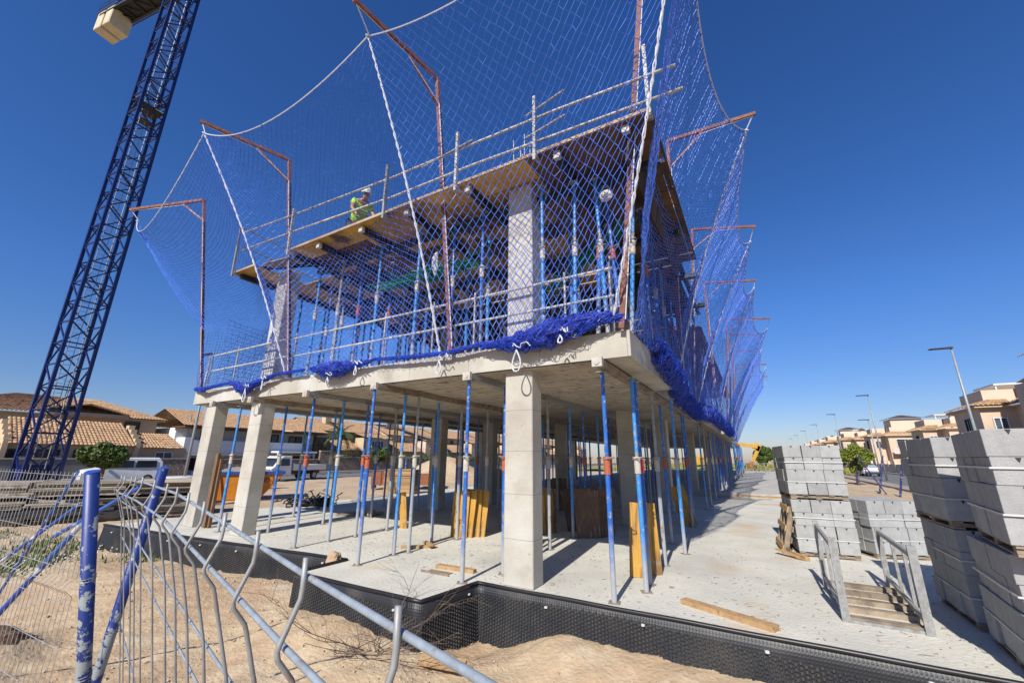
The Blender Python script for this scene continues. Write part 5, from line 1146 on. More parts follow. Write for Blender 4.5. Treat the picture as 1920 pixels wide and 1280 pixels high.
def body_prof(prof, hw, top_in=0.0):
    """side profile (x,z) list extruded in y; tumblehome above z0"""
    m = MB(); n = len(prof); zs = [p[1] for p in prof]; z0 = .55*max(zs); zt_ = max(zs)
    for sy in (-1, 1):
        for x, z in prof: m.v.append((x, sy*(hw-(top_in*max(0, z-z0)/(zt_-z0))), z))
    m.f.append(tuple(range(n))); m.f.append(tuple(n+i for i in reversed(range(n))))
    for i in range(n): j = (i+1) % n; m.f.append((i, n+i, n+j, j))
    return m
# van (front towards -Y of the world -> local -x is rear). local x = forward
def van(loc, rz):
    t = thing('parked_van', 'white compact van with dark side windows parked on the left street under the round tree', 'van', loc, rz)
    pr = [(-2.1, .3), (2.15, .3), (2.2, .75), (1.95, .98), (1.25, 1.12), (.55, 1.72), (.2, 1.80), (-1.9, 1.80), (-2.12, 1.5), (-2.15, .8)]
    body_prof(pr, .88, .12).build('body', 'white', t, bevel=.05)
    for sy in (-1, 1):
        m = MB(); y = sy*.855
        m.quadbox([(-1.75, y-.03, 1.12), (-.55, y-.03, 1.12), (-.55, y+.03, 1.12), (-1.75, y+.03, 1.12), (-1.7, y*.955-.03, 1.60), (-.6, y*.955-.03, 1.60), (-.6, y*.955+.03, 1.60), (-1.7, y*.955+.03, 1.60)]); m.build('side_window', 'glass', t)
        m = MB(); m.quadbox([(-.45, y-.03, 1.12), (1.0, y-.03, 1.12), (1.0, y+.03, 1.12), (-.45, y+.03, 1.12), (-.42, y*.955-.03, 1.6), (.45, y*.955-.03, 1.6), (.45, y*.955+.03, 1.6), (-.42, y*.955+.03, 1.6)]); m.build('side_window', 'glass', t)
        wheel(t, 1.35, sy*.80, .32); wheel(t, -1.35, sy*.80, .32)
        m = MB(); m.box((1.0, sy*1.0, 1.12), (.12, .18, .16)); m.build('mirror', 'white', t)
        m = MB(); m.box((-2.14, sy*.75, 1.0), (.06, .12, .4)); m.build('tail_light', 'red_collar', t)
    m = MB(); m.quadbox([(1.27, -.74, 1.13), (1.27, .74, 1.13), (1.23, .74, 1.14), (1.23, -.74, 1.14), (.62, -.66, 1.68), (.62, .66, 1.68), (.58, .66, 1.70), (.58, -.66, 1.70)]); m.build('windscreen', 'glass', t)
    return t
van((-39.5, 12.6, -.46), R(-95))
def truck(loc, rz):
    t = thing('pickup_truck', 'white flatbed pickup truck parked across the street, seen between the props', 'truck', loc, rz)
    pr = [(.9, .45), (3.0, .45), (3.05, .95), (2.75, 1.15), (2.1, 1.85), (1.8, 1.98), (.9, 1.98)]
    body_prof(pr, .95, .12).build('cab', 'white', t, bevel=.05)
    for sy in (-1, 1):
        y = sy*.925; m = MB(); m.quadbox([(1.2, y-.03, 1.2), (2.35, y-.03, 1.2), (2.35, y+.03, 1.2), (1.2, y+.03, 1.2), (1.25, y*.95-.03, 1.75), (1.95, y*.95-.03, 1.75), (1.95, y*.95+.03, 1.75), (1.25, y*.95+.03, 1.75)]); m.build('side_window', 'glass', t)
        wheel(t, 2.25, sy*.85, .36); wheel(t, -1.7, sy*.85, .36)
        m = MB(); m.box((2.2, sy*1.08, 1.35), (.12, .16, .3)); m.build('mirror', 'dark', t)
        m = MB(); m.box((3.03, sy*.7, .85), (.08, .3, .2)); m.build('headlight', 'glassgrey', t)
    m = MB(); m.quadbox([(2.78, -.8, 1.18), (2.78, .8, 1.18), (2.73, .8, 1.18), (2.73, -.8, 1.18), (2.16, -.7, 1.80), (2.16, .7, 1.80), (2.12, .7, 1.82), (2.12, -.7, 1.82)]); m.build('windscreen', 'glass', t)
    m = MB(); m.bb(-3.0, .8, -1.0, 1.0, .80, .90)
    for y in (-1, 1): m.bb(-3.0, .8, y-.02, y+.02, .9, 1.25)
    m.bb(-3.02, -2.98, -.98, .98, .9, 1.25); m.bb(.78, .82, -.98, .98, .9, 1.4); m.build('load_bed', 'silver', t)
    m = MB(); m.bb(-2.9, 2.6, -.4, .4, .45, .78); m.build('chassis', 'dark', t)
    return t
truck((-35.6, 23.0, -.46), R(-78))
def sedan(loc, rz, label, mat='silver'):
    t = thing('parked_car', label, 'car', loc, rz)
    pr = [(-2.2, .28), (2.2, .28), (2.3, .6), (2.2, .78), (1.2, .92), (.45, 1.36), (-.6, 1.42), (-1.45, 1.15), (-2.15, 1.0), (-2.28, .6)]
    body_prof(pr, .9, .2).build('body', mat, t, bevel=.06)
    m = MB(); m.quadbox([(-1.5, -.68, 1.10), (-1.5, .68, 1.10), (-1.42, .68, 1.10), (-1.42, -.68, 1.10), (-.72, -.58, 1.40), (-.72, .58, 1.40), (-.66, .58, 1.41), (-.66, -.58, 1.41)]); m.build('rear_window', 'glass', t)
    for sy in (-1, 1):
        m = MB(); y = sy*.83; m.quadbox([(-1.1, y-.03, .96), (1.0, y-.03, .96), (1.0, y+.03, .96), (-1.1, y+.03, .96), (-.65, y*.88-.03, 1.32), (.45, y*.88-.03, 1.32), (.45, y*.88+.03, 1.32), (-.65, y*.88+.03, 1.32)]); m.build('side_window', 'glass', t)
        wheel(t, 1.4, sy*.82, .33); wheel(t, -1.4, sy*.82, .33)
        m = MB(); m.box((-2.22, sy*.68, .80), (.08, .34, .12)); m.build('tail_light', 'red_collar', t)
    m = MB(); m.box((-2.27, 0, .42), (.08, 1.4, .16)); m.build('bumper_grille', 'dark', t)
    m = MB(); m.box((-2.24, 0, .78), (.06, .5, .11)); m.build('number_plate', 'white', t)
    return t
sedan((11.6, 68.0, -.30), R(96), 'silver white saloon car parked on the right-hand road beyond the blue posts')
sedan((-41.5, 55.0, -.46), R(90), 'dark blue car parked behind the stack of yellow boards', 'skipblue')
# excavator at the far end
t = thing('excavator', 'orange-yellow excavator arm reaching out beyond the far end of the building', 'excavator', (-.9, 72, -.3)); 
def q3(x, z): return Vector((x, 0, z))
m = MB(); m.beam(q3(-4.2, 1.8), q3(-1.6, 4.1), .5, .7, upv=(0, 1, 0)); m.beam(q3(-1.7, 4.1), q3(1.3, 3.6), .5, .75, upv=(0, 1, 0)); m.box((1.2, 0, 3.6), (1.0, .6, 1.0), 0, 0, .5); m.build('boom', 'excav', t)
m = MB(); m.beam(q3(1.5, 3.7), q3(.4, 1.5), .45, .6, upv=(0, 1, 0)); m.build('dipper_arm', 'excav', t)
m = MB(); m.quadbox([(-.6, -.5, .4), (.4, -.5, .1), (.4, .5, .1), (-.6, .5, .4), (-.2, -.5, 1.4), (.6, -.5, 1.5), (.6, .5, 1.5), (-.2, .5, 1.4)]); m.build('bucket', 'redrust', t)
m = MB(); m.bb(-7.5, -4, -1.3, 1.3, .9, 2.3); m.build('body', 'excav', t, bevel=.1); m = MB(); m.bb(-5, -3.6, -1.2, -.1, 1.0, 3.2); m.build('cab', 'glass', t, bevel=.08)
m = MB(); m.bb(-7.8, -3.4, -1.5, -.9, 0, .85); m.bb(-7.8, -3.4, .9, 1.5, 0, .85); m.build('tracks', 'rubber', t, bevel=.2)
t = thing('site_fence', 'low light metal fence beyond the far end of the slab', 'fence', (0, 52, -.3)); m = MB()
for i in range(9): m.tube((-2+.9*i, 0, 0), (-2+.9*i, 0, 1.5), .03, 5)
for z in (.2, .8, 1.45): m.tube((-2, 0, z), (5.2, 0, z), .025, 5)
for i in range(8): m.tube((-2+.9*i, 0, .2), (-1.1+.9*i, 0, 1.45), .02, 5)
m.build('frame', 'galv', t)

# ------------------------------------------------------------------ street lamps
def lamp(x, y, z0, H, side, label, group='street lamps along the right-hand road'):
    t = thing('street_lamp', label, 'street lamp', (x, y, z0), 0, group)
    m = MB(); m.path([(0, 0, 0), (0, 0, H*.5), (0, 0, H)], .085, 10, r2=.045); m.build('pole', 'lampgrey', t, smooth=True)
    m = MB(); m.quadbox([(side*.06, -.12, H-.02), (-side*.70, -.14, H+.0), (-side*.70, .14, H+.0), (side*.06, .12, H-.02), (side*.06, -.10, H+.07), (-side*.66, -.09, H+.06), (-side*.66, .09, H+.06), (side*.06, .10, H+.07)] if side > 0 else [(-.95, -.15, H), (.06, -.12, H-.02), (.06, .12, H-.02), (-.95, .15, H), (-.90, -.09, H+.06), (.06, -.10, H+.07), (.06, .10, H+.07), (-.90, .09, H+.06)]); m.build('lamp_head', 'lamphead', t)
names = ['nearest and tallest street lamp, rising behind the block stack', 'second street lamp, right of the round tree', 'third street lamp, left of the round tree', 'fourth street lamp down the road', 'fifth street lamp down the road', 'sixth street lamp down the road', 'farthest street lamp standing in the haze']
for i in range(7): lamp(10.35, 31.7+20.7*i, -.25, 7.95, -1, names[i])
lamp(11.6, 61.0, -.25, 6.2, -1, 'shorter street lamp between the second and third ones, other kerb')
lamp(-29.0, 12.2, -.5, 8.2, -1, 'slim street lamp rising left of the leftmost square column', None)

# ------------------------------------------------------------------ roofs, windows, houses
def tiled_roof(name, a, b_, c, d, parent, mat='tile', pitch=.26, rows=.38):
    """a,b eave ends, d,c ridge ends (a-d, b-c are the slopes); barrel tiles as real relief"""
    a, b_, c, d = map(Vector, (a, b_, c, d)); nrm = ((b_-a).cross(d-a)).normalized()
    if nrm.z < 0: nrm = -nrm
    Lh = (b_-a).length; Ls = max((d-a).length, (c-b_).length); nc = max(2, int(Lh/pitch)); nr = max(1, int(Ls/rows)); m = MB(); sub = 4
    k0 = len(m.v); U_ = nc*sub+1
    for r in range(nr):
        for e in (0, 1):
            t = (r+e)/nr
            for i in range(U_):
                u = i/(U_-1); p = lerp(lerp(a, b_, u), lerp(d, c, u), t); h = .07*abs(math.sin(PI*i/sub))+(.035 if e == 0 else 0.0)
                m.v.append(tuple(p+nrm*h))
    for r in range(2*nr-1):
        for i in range(U_-1): q = k0+r*U_+i; m.f.append((q, q+1, q+U_+1, q+U_))
    o = m.build(name, mat, parent, smooth=False)
    return o
def slab4(name, P, th_, mat, parent):
    P = [Vector(p) for p in P]; m = MB(); m.quadbox([p-Vector((0, 0, th_)) for p in P]+P); return m.build(name, mat, parent)
def window(parent, c, wd, h, axis, sgn, panes=2, frame='white', depth=.10, glass='glassgrey'):
    """axis 'x': wall normal along x (sgn), window spans y; axis 'y': normal along y"""
    m = MB(); g = MB(); x, y, z = c; f = .07
    def bx(mb, u0, u1, v0, v1, d0, d1):
        if axis == 'x': mb.bb(*sorted((x+sgn*d0, x+sgn*d1)), y+u0, y+u1, z+v0, z+v1)
        else: mb.bb(x+u0, x+u1, *sorted((y+sgn*d0, y+sgn*d1)), z+v0, z+v1)
    bx(m, -wd/2, wd/2, -h/2, -h/2+f, .0, depth); bx(m, -wd/2, wd/2, h/2-f, h/2, 0, depth)
    bx(m, -wd/2, -wd/2+f, -h/2+f, h/2-f, 0, depth); bx(m, wd/2-f, wd/2, -h/2+f, h/2-f, 0, depth)
    for k in range(1, panes): u = -wd/2+wd*k/panes; bx(m, u-f/2, u+f/2, -h/2+f, h/2-f, 0.02, depth*.8)
    bx(g, -wd/2+f, wd/2-f, -h/2+f, h/2-f, .004, .03)
    o = m.build('window', frame, parent); g.build('pane', glass, o); return o
def box_part(name, mat, parent, *bbs):
    m = MB()
    for b in bbs: m.bb(*b)
    return m.build(name, mat, parent)

# left beige house
h1 = thing('beige_house', 'beige house with broad hipped tile roof and lower tiled porches behind the crane', 'house')
box_part('wall', 'beige', h1, (-62, -54, 4.5, 19.2, -.5, 5.0), (-54, -49.3, 7.6, 16.6, -.5, 2.3), (-54, -49.3, 16.6, 20.4, -.5, 2.2))
box_part('party_wall', 'cream', h1, (-54, -48.9, 16.2, 16.55, -.5, 2.6)); box_part('party_wall', 'cream', h1, (-54, -48.9, 8.3, 8.6, -.5, 2.6))
for ya, yb in ((16.15, 16.6), (8.3, 8.7)):
    m = MB()
    for i, (x, z0) in enumerate(((-51.6, 4.2), (-50.9, 3.8), (-50.2, 3.35), (-49.5, 2.95))): m.bb(x-.349+.001*i, x+.349, ya, yb, 2.61, z0)
    m.build('stepped_gable', 'cream', h1)
tiled_roof('main_roof', (-53.6, 3.5, 5.0), (-53.6, 19.9, 5.0), (-58, 15.2, 6.85), (-58, 9.8, 6.85), h1)
tiled_roof('main_roof', (-53.6, 19.9, 5.0), (-62.4, 19.9, 5.0), (-58, 15.3, 6.85), (-58, 15.2, 6.85), h1)
tiled_roof('main_roof', (-62.4, 3.5, 5.0), (-53.6, 3.5, 5.0), (-58, 9.8, 6.85), (-58, 9.7, 6.85), h1)
box_part('eaves', 'beige', h1, (-62.3, -53.7, 3.6, 19.8, 4.86, 4.98))
slab4('gable_roof', [(-53.2, 11.0, 5.55), (-53.2, 13.6, 6.1), (-56, 13.6, 6.15), (-56, 11.0, 5.6)], .12, 'tile', h1); slab4('gable_roof', [(-53.2, 13.6, 6.1), (-53.2, 16.6, 5.3), (-56, 16.6, 5.35), (-56, 13.6, 6.15)], .12, 'tile', h1)
m = MB(); m.prism([(-53.9, 11.0), (-53.4, 11.0), (-53.4, 16.6), (-53.9, 16.6)], 4.9, 5.25); m.build('gable', 'beige', h1)
tiled_roof('porch_roof', (-48.8, 8.55, 2.3), (-48.8, 16.2, 2.25), (-51.7, 15.7, 4.35), (-51.7, 8.6, 4.4), h1, rows=.33)
tiled_roof('porch_roof', (-48.8, 16.75, 2.15), (-48.8, 20.0, 2.15), (-51.0, 19.2, 3.5), (-51.0, 16.7, 3.5), h1, rows=.33)
for y in (9.4, 10.9, 13.0, 14.9): window(h1, (-49.3, y, 1.1), 1.3, 1.6, 'x', 1, 2, 'dark', glass='glass')
window(h1, (-54, 17.2, 4.1), 1.2, 1.2, 'x', 1, 3, 'dark', glass='glass'); window(h1, (-49.3, 18.6, 1.2), 1.4, 1.2, 'x', 1, 2, 'white')
m = MB(); m.bb(-56.4, -55.8, 6.6, 7.2, 6.0, 7.2); m.build('chimney', 'beige', h1)
m = MB(); m.tube((-57, 12.6, 6.8), (-57, 12.6, 8.6), .03, 5); m.tube((-57, 12.2, 8.3), (-57, 13.0, 8.3), .02, 5); m.tube((-57, 12.3, 8.0), (-57, 12.9, 8.0), .02, 5); m.build('aerial', 'dark', h1)
# white house
h2 = thing('white_house', 'white modern house with balcony and clay roof, seen between the two left columns', 'house')
box_part('wall', 'whitewall', h2, (-60, -52.2, 20.3, 36.2, -.5, 4.3), (-52.2, -50.3, 20.5, 21.1, -.5, 3.3), (-52.2, -50.3, 27.4, 28.0, -.5, 3.2))
box_part('balcony', 'whitewall', h2, (-50.55, -50.3, 21.1, 33.5, 1.75, 3.05), (-52.2, -50.3, 21.1, 35.5, 1.5, 1.72))
tiled_roof('roof', (-49.6, 19.9, 4.45), (-49.6, 36.6, 4.45), (-55.5, 36.4, 6.4), (-55.5, 20.1, 6.4), h2)
tiled_roof('roof', (-61, 36.6, 4.6), (-61, 19.9, 4.6), (-55.5, 20.1, 6.4), (-55.5, 36.4, 6.4), h2)
box_part('eaves', nmat('eaves_timber', (.16, .07, .04), (.10, .05, .03), 3, .8), h2, (-52.5, -49.7, 20.0, 36.5, 4.26, 4.40))
for y, w_ in ((23.4, 1.6), (30.4, 1.8)): window(h2, (-52.2, y, 3.35), w_, 1.4, 'x', 1, 2, 'dark')
window(h2, (-52.2, 33.6, 2.9), 1.8, 2.1, 'x', 1, 2, 'dark')
m = MB()
for i in range(18): m.tube((-50.4, 33.6+i*.16, 1.75), (-50.4, 33.6+i*.16, 2.9), .02, 4)
m.tube((-50.4, 33.5, 2.9), (-50.4, 36.4, 2.9), .03, 5); m.build('balcony_railing', 'dark', h2)
for y in (22.6, 25.0, 30, 33): window(h2, (-52.2, y, .6), 1.8, 1.2, 'x', 1, 1, 'dark', glass='glass')
m = MB(); m.tube((-51, 20.9, 3.6), (-51, 20.9, 5.6), .06, 6); m.build('flue', 'galv', h2)
# row of cream houses running away on the left
def cream_row(y0, ln_, label, k):
    t = thing('cream_house', label, 'house'); z = 4.55
    box_part('wall', 'peach' if k % 2 else 'cream', t, (-63, -53, y0, y0+ln_, -.5, 4.9), (-53, -50.2, y0+ln_*.55, y0+ln_*.95, -.5, 4.2), (-53, -50.8, y0+.2, y0+ln_*.5, -.5, 2.3))
    tiled_roof('roof', (-52.4, y0-.3, 4.95), (-52.4, y0+ln_+.3, 4.95), (-58, y0+ln_+.3, 7.0), (-58, y0-.3, 7.0), t, pitch=.35, rows=.45)
    tiled_roof('bay_roof', (-49.9, y0+ln_*.52, 4.2), (-49.9, y0+ln_, 4.2), (-53.2, y0+ln_, 5.1), (-53.2, y0+ln_*.52, 5.1), t, pitch=.35, rows=.45)
    tiled_roof('porch_roof', (-49.9, y0-.1, 2.3), (-49.9, y0+ln_*.52, 2.3), (-53.0, y0+ln_*.45, 4.0), (-53.0, y0, 4.0), t, pitch=.35, rows=.4)
    m = MB()
    for (ya, yb) in ((y0-.05, y0+.2), (y0+ln_-.2, y0+ln_+.05)): m.quadbox([(-63, ya, 4.9), (-52.9, ya, 4.9), (-52.9, yb, 4.9), (-63, yb, 4.9), (-58.2, ya, 6.95), (-57.8, ya, 6.95), (-57.8, yb, 6.95), (-58.2, yb, 6.95)])
    m.build('gable', 'cream', t)
    tiled_roof('roof', (-63.5, y0+ln_+.3, 4.95), (-63.5, y0-.3, 4.95), (-58, y0-.3, 7.0), (-58, y0+ln_+.3, 7.0), t, pitch=.6, rows=.8)
    window(t, (-50.2, y0+ln_*.75, 3.3), 2.4, 1.0, 'x', 1, 4, 'white'); window(t, (-50.8, y0+ln_*.25, .8), 1.3, 1.5, 'x', 1, 2, 'white'); window(t, (-50.2, y0+ln_*.75, .9), 1.6, 1.6, 'x', 1, 2, 'dark')
    window(t, (-54.5, y0, 3.4), 1.2, 1.2, 'y', -1, 2, 'white'); window(t, (-53, y0+ln_*.3, 4.3), 1.0, .8, 'x', 1, 1, 'dark')
    m = MB(); m.bb(-56.5, -55.6, y0+3, y0+4, 5.5, 7.6); m.build('chimney', 'cream', t)
cl = ['cream house right behind the palm tree', 'cream house with white four-pane windows left of the middle columns', 'peach house seen between the middle columns', 'cream house close left of the front column', 'peach house glimpsed right of the front column', 'pale house deep behind the rows of props', 'farthest house of the left-hand row']
yy = 37.2
for k in range(7): cream_row(yy, 11.4+.6*k, cl[k], k); yy += 13.0+.6*k
# garden walls on the left street
gw = [(3, 16.0, 'greywall', 1.15, 'grey rendered garden wall under the tiled porches'), (16.1, 20.2, 'stone', 1.15, 'patchy stone garden wall behind the white van'), (22.4, 34.2, 'stone', 1.1, 'brown stone garden wall in front of the white house'), (34.4, 35.9, 'stone', 2.1, 'tall stone gate pier right of the pickup truck'), (36.1, 48, 'stone', 1.35, 'dark stone wall with shrubs behind the young tree'), (48.2, 74, 'greywall', 1.25, 'long grey garden wall behind the soil heap'), (74.2, 130, 'greywall', 1.3, 'farthest garden wall of the left-hand street')]
for a, b_, mt, h_, lb_ in gw:
    t = thing('garden_wall', lb_, 'wall', (-47.9, a, -.5)); m = MB(); m.bb(-.15, .15, 0, b_-a, 0, h_+.5); m.build('wall', mt, t); m = MB(); m.bb(-.2, .2, 0, b_-a, h_+.5, h_+.58); m.build('coping', 'cream', t)
t = thing('carport', 'flat white carport canopy with dark opening behind the pickup truck', 'carport', (-48.5, 29.3, -.5)); m = MB(); m.bb(-2.6, .5, 0, 4.8, 2.35, 2.55); m.build('canopy', 'whitewall', t)
m = MB(); m.bb(-.25, -.15, .1, 4.7, 0, 1.6); m.build('dark_gate', 'dark', t); m = MB(); m.bb(-2.6, -2.5, 0, 4.8, 0, 2.3); m.build('rear_hedge', 'leaf', t)
m = MB(); m.bb(-.1, .05, 0, .15, 0, 2.35); m.bb(-.1, .05, 4.65, 4.8, 0, 2.35); m.build('post', 'whitewall', t)
t = thing('parasol', 'folded white parasol standing in a garden behind the stack of yellow boards', 'parasol', (-49.5, 62.0, -.5)); m = MB(); m.lathe([(.45, 1.4), (.35, 2.2), (.08, 3.2)], (0, 0, 0), 8); m.build('canopy', 'white', t); m = MB(); m.tube((0, 0, 0), (0, 0, 1.5), .04); m.build('pole', 'galv', t)

# right-hand houses: stepped peach villas, each a unit
def villa(y0, label, k, x0=18.0, tower=False):
    t = thing('peach_villa', label, 'house'); z = 6.2; ln_ = 13.0
    # main block, a bay stepping out to the street, parapets
    box_part('wall', 'peach', t, (x0+2.2, x0+12, y0, y0+ln_, -.3, z), (x0, x0+2.2, y0+2.5, y0+8, -.3, z))
    box_part('parapet', 'peach2', t, (x0+.6, x0+2.6, y0+3.0, y0+7.6, z+.35, z+1.45), (x0+2.8, x0+11.5, y0+.5, y0+.75, z+.3, z+1.5), (x0+2.8, x0+3.05, y0+.75, y0+ln_-.5, z+.3, z+1.5))
    m = 'tile'
    tiled_roof('skirt_roof', (x0-.5, y0+1.9, z), (x0-.5, y0+8.5, z), (x0+1.0, y0+7.2, z+.65), (x0+1.0, y0+3.2, z+.65), t, pitch=.3, rows=.4)
    tiled_roof('skirt_roof', (x0-.5, y0+1.9, z), (x0+2.0, y0+1.9, z), (x0+2.0, y0+3.2, z+.65), (x0+1.0, y0+3.2, z+.65), t, pitch=.3, rows=.4)
    tiled_roof('skirt_roof', (x0+1.7, y0-.6, z), (x0+12.5, y0-.6, z), (x0+12.5, y0+.6, z+.7), (x0+2.9, y0+.6, z+.7), t, pitch=.3, rows=.4)
    tiled_roof('skirt_roof', (x0+1.7, y0-.6, z), (x0+1.7, y0+ln_+.4, z), (x0+2.9, y0+ln_-.6, z+.7), (x0+2.9, y0+.6, z+.7), t, pitch=.3, rows=.4)
    box_part('eaves', 'cream', t, (x0-.42, x0+2.1, y0+2.0, y0+8.4, z-.14, z-.03), (x0+1.8, x0+12.4, y0-.5, y0+ln_+.3, z-.16, z-.05))
    if tower:
        box_part('roof_room', 'peach2', t, (x0+3.4, x0+8, y0+1.5, y0+6.5, z+.5, z+3.1))
        tiled_roof('roof_room_roof', (x0+2.9, y0+1.0, z+3.1), (x0+8.5, y0+1.0, z+3.1), (x0+6, y0+4, z+3.9), (x0+5.4, y0+4, z+3.9), t, 'tiledark', .3, .4)
        tiled_roof('roof_room_roof', (x0+2.9, y0+7, z+3.1), (x0+2.9, y0+1.0, z+3.1), (x0+5.4, y0+3.9, z+3.9), (x0+5.4, y0+4.1, z+3.9), t, 'tiledark', .3, .4)
    else:
        m = MB(); m.bb(x0+4, x0+4.8, y0+4, y0+4.8, z, z+2.2); ch = m.build('chimney', 'peach2', t); m = MB(); m.quadbox([(x0+3.7, y0+3.7, z+2.2), (x0+5.1, y0+3.7, z+2.2), (x0+5.1, y0+5.1, z+2.2), (x0+3.7, y0+5.1, z+2.2), (x0+4.3, y0+4.3, z+2.7), (x0+4.5, y0+4.3, z+2.7), (x0+4.5, y0+4.5, z+2.7), (x0+4.3, y0+4.5, z+2.7)]); m.build('chimney_cap', 'tiledark', ch)
        m = MB()
        for dx in (0, 2.8, 5.4): m.bb(x0+3.4+dx, x0+3.5+dx, y0+8, y0+8.1, z+.5, z+2.5)
        m.bb(x0+3.3, x0+9, y0+7.9, y0+12.4, z+2.45, z+2.6); m.build('pergola', 'white', t)
    # sunlit front (-Y) openings: conservatory window and balustrade
    window(t, (x0+5.0, y0, 4.6), 3.4, 1.7, 'y', -1, 2, 'white', .16, 'glass')
    m = MB()
    for i in range(16): m.lathe([(.05, 0), (.09, .2), (.04, .45), (.06, .6)], (x0+2.6+i*.34, y0-1.0, 2.95), 6)
    m.bb(x0+2.4, x0+8.2, y0-1.12, y0-.88, 3.56, 3.68); m.bb(x0+2.4, x0+8.2, y0-1.2, y0, 2.75, 2.95); m.build('balustrade', 'white', t)
    window(t, (x0+10, y0, 4.5), 1.2, 1.3, 'y', -1, 2, 'white'); window(t, (x0, y0+5.2, 4.5), 1.1, 1.6, 'x', -1, 2, 'dark', glass='glass'); window(t, (x0+1.1, y0+2.5, 4.5), .9, 1.4, 'y', -1, 2, 'white')
    window(t, (x0+2.2, y0+10.3, 4.4), 1.6, 1.5, 'x', -1, 2, 'white'); window(t, (x0, y0+5.2, 1.2), 1.6, 1.8, 'x', -1, 2, 'dark', glass='glass'); window(t, (x0+2.2, y0+10.6, 1.2), 2.2, 1.9, 'x', -1, 2, 'dark', glass='glass')
    box_part('porch', 'peach2', t, (x0-1.2, x0-.95, y0+8.5, y0+12.5, -.3, 1.6), (x0-1.2, x0+2.2, y0+8.4, y0+8.6, -.3, 2.4))
    tiled_roof('porch_roof', (x0-1.5, y0+8.2, 2.5), (x0-1.5, y0+12.8, 2.5), (x0+2.2, y0+12.8, 3.5), (x0+2.2, y0+8.2, 3.5), t, pitch=.3, rows=.4)
vl = ['nearest peach villa with white conservatory window above the right-hand block stacks', 'second peach villa with dark-capped chimney above the tall block stack', 'peach villa with gabled roof room behind the second street lamp', 'fourth peach villa down the right-hand road', 'fifth peach villa down the right-hand road', 'sixth peach villa down the right-hand road', 'seventh peach villa down the right-hand road', 'farthest peach villa at the end of the right-hand road']
vx = [17.6, 22.8, 20.3, 18.4, 17.4, 17.3, 17.2, 17.2]
yv = [49.5, 85, 106, 124, 142, 161, 180, 203]
for k in range(8): villa(yv[k], vl[k], k, vx[k], tower=(k in (2, 4)))
t = thing('corner_house', 'brown-walled upper storey with overhanging tiled roof cut by the right frame edge', 'house'); box_part('wall', 'peach', t, (20.2, 28, 42, 47, 5, 9.6), (18.6, 28, 38, 48, -.3, 7.4)); tiled_roof('roof', (19.3, 41, 9.6), (19.3, 48, 9.6), (22.5, 46, 11.2), (22.5, 43, 11.2), t); tiled_roof('roof', (19.3, 41, 9.6), (29, 41, 9.6), (26, 43, 11.2), (22.5, 43, 11.2), t)
t = thing('garden_wall', 'peach garden wall with brown gates along the right-hand road', 'wall', (18.0, 40, -.3)); m = MB(); m.bb(-1.0, -.8, 0, 150, 0, 1.3); m.build('wall', 'peach', t); m = MB()
for i in range(40): m.bb(-1.05, -.75, 3.6*i, 3.6*i+.35, 0, 1.75)
m.build('piers', 'peach2', t)

# ------------------------------------------------------------------ trees
def leaf_cloud(m, n, fn, size, seed):
    rr = random.Random(seed)
    for k in range(n):
        p = fn(rr); a, b_ = rr.uniform(0, 2*PI), rr.uniform(-1.2, 1.2); s = size*rr.uniform(.6, 1.3)
        u = Vector((math.cos(a)*math.cos(b_), math.sin(a)*math.cos(b_), math.sin(b_))); v = u.cross(Vector((rr.gauss(0, 1), rr.gauss(0, 1), rr.gauss(0, 1)))).normalized()
        k0 = len(m.v); m.v += [tuple(p-u*s), tuple(p+v*s*.5), tuple(p+u*s), tuple(p-v*s*.5)]; m.f.append((k0, k0+1, k0+2, k0+3))
def ball_tree(loc, rx, rz_, zc, label, mat, n, size, seed, name='round_tree', trunk_r=.10, group=None):
    t = thing(name, label, 'tree', loc, 0, group); m = MB()
    clumps = []; rr0 = random.Random(seed)
    for k in range(26):
        d = Vector((rr0.gauss(0, 1), rr0.gauss(0, 1), rr0.gauss(0, 1))).normalized(); clumps.append(Vector((d.x*rx*.78, d.y*rx*.78, d.z*rz_*.75)))
    def fn(rr):
        c = rr.choice(clumps); d = Vector((rr.gauss(0, 1), rr.gauss(0, 1), rr.gauss(0, 1))).normalized()*(rr.random()**.4)
        return c+Vector((d.x*rx*.30, d.y*rx*.30, d.z*rz_*.34))+Vector((0, 0, zc))
    leaf_cloud(m, n, fn, size, seed); m.build('crown', mat, t)
    m = MB(); m.path([(0, 0, -.1), (.03, .02, zc*.4), (0, 0, zc)], trunk_r, 8, r2=trunk_r*.6)
    for k in range(6): d = clumps[k]; m.path([(0, 0, zc*.7), tuple(Vector((0, 0, zc))+d*.7)], trunk_r*.45, 5, r2=trunk_r*.15)
    m.build('trunk', 'bark', t); return t
ball_tree((6.75, 43.3, -.3), 1.35, 1.05, 2.05, 'clipped round bright green tree beside the two-high block stack', 'leaf2', 8000, .09, 1, trunk_r=.13)
ball_tree((-35.6, 10.45, -.45), 1.3, .85, 2.05, 'flat clipped round tree above the white van', 'leaf', 8000, .10, 2, trunk_r=.14)
ball_tree((1.6, 105, -.4), 2.0, 1.9, 2.7, 'dark leafy tree beyond the excavator', 'leaf', 5000, .3, 3, 'leafy_tree')
ball_tree((-42.9, 39.5, -.45), 1.2, .8, 2.1, 'young thin-trunked tree on the left pavement right of the pickup truck', 'leaf', 2500, .12, 4, 'young_tree', .07)
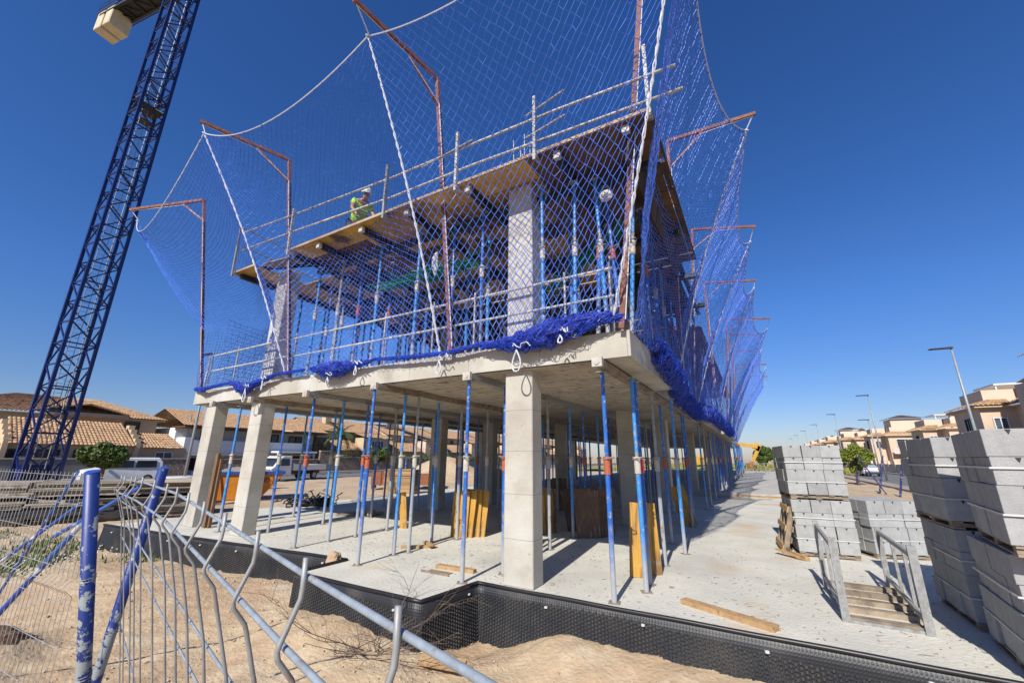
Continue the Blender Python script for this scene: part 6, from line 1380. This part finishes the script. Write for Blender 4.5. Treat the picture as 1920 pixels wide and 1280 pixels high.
def palm(loc, H, rad, label, seed):
    t = thing('palm_tree', label, 'palm tree', loc); m = MB(); m.path([(0, 0, 0), (.05, 0, H*.5), (0, .05, H)], .22, 10, r2=.17); m.build('trunk', 'bark', t); m = MB(); rr = random.Random(seed)
    for k in range(34):
        a = rr.uniform(0, 2*PI); el = rr.uniform(-.2, 1.3); pts = []; p = Vector((0, 0, H)); d = Vector((math.cos(a)*math.cos(el), math.sin(a)*math.cos(el), math.sin(el)))
        for i in range(9): pts.append(p.copy()); d = (d+Vector((0, 0, -.17))).normalized(); p = p+d*rad/8
        m.path(pts, .025, 4, r2=.008)
        for i in range(1, 9):
            for sg in (-1, 1):
                for q in range(4):
                    b0 = lerp(pts[i-1], pts[i], q/4); tn = (pts[i]-pts[i-1]).normalized(); sd_ = tn.cross(Vector((0, 0, 1))).normalized()*sg; l_ = .5*math.sin(PI*(i+.6)/9.8)+.12
                    e = b0+sd_*l_*.8+tn*l_*.45+Vector((0, 0, -.25*l_)); w_ = tn*.03; k0 = len(m.v); m.v += [tuple(b0-w_), tuple(b0+w_), tuple(e)]; m.f.append((k0, k0+1, k0+2))
    m.build('fronds', 'palm', t)
palm((-48.6, 37.8, -.5), 4.9, 2.7, 'palm tree with drooping fronds in front of the cream houses', 3)
palm((-48.8, 45.5, -.5), 2.3, 1.8, 'low palm in the garden right of the young tree', 5)
m = MB(); rr = random.Random(8)
leaf_cloud(m, 6000, lambda r_: Vector((-48.3+r_.gauss(0, .4), 36+34*r_.random(), .9+abs(r_.gauss(0, .45)))), .12, 9); tag(m.build('hedge', 'leaf'), 'mixed shrubs growing over the stone garden wall on the left street', 'hedge', kind='stuff')
m = MB(); leaf_cloud(m, 5000, lambda r_: Vector((-20+32*r_.random(), 66+abs(r_.gauss(0, 12)), -.2+abs(r_.gauss(0, .35)))), .22, 10); tag(m.build('field_scrub', 'dry'), 'yellow-green scrub in the open field beyond the building', 'scrub', kind='stuff')
# stakes on the left street
for i, (x, y) in enumerate(((-30.5, 26.6), (-27.5, 28.6))):
    post(['blue fence pole standing in a concrete foot left of the young tree', 'pale blue fence pole on the street side of the rusty crate'][i], (x, y, -.5), (x, y, 1.5), .04, 'paint_brace', group='blue poles along the left street')
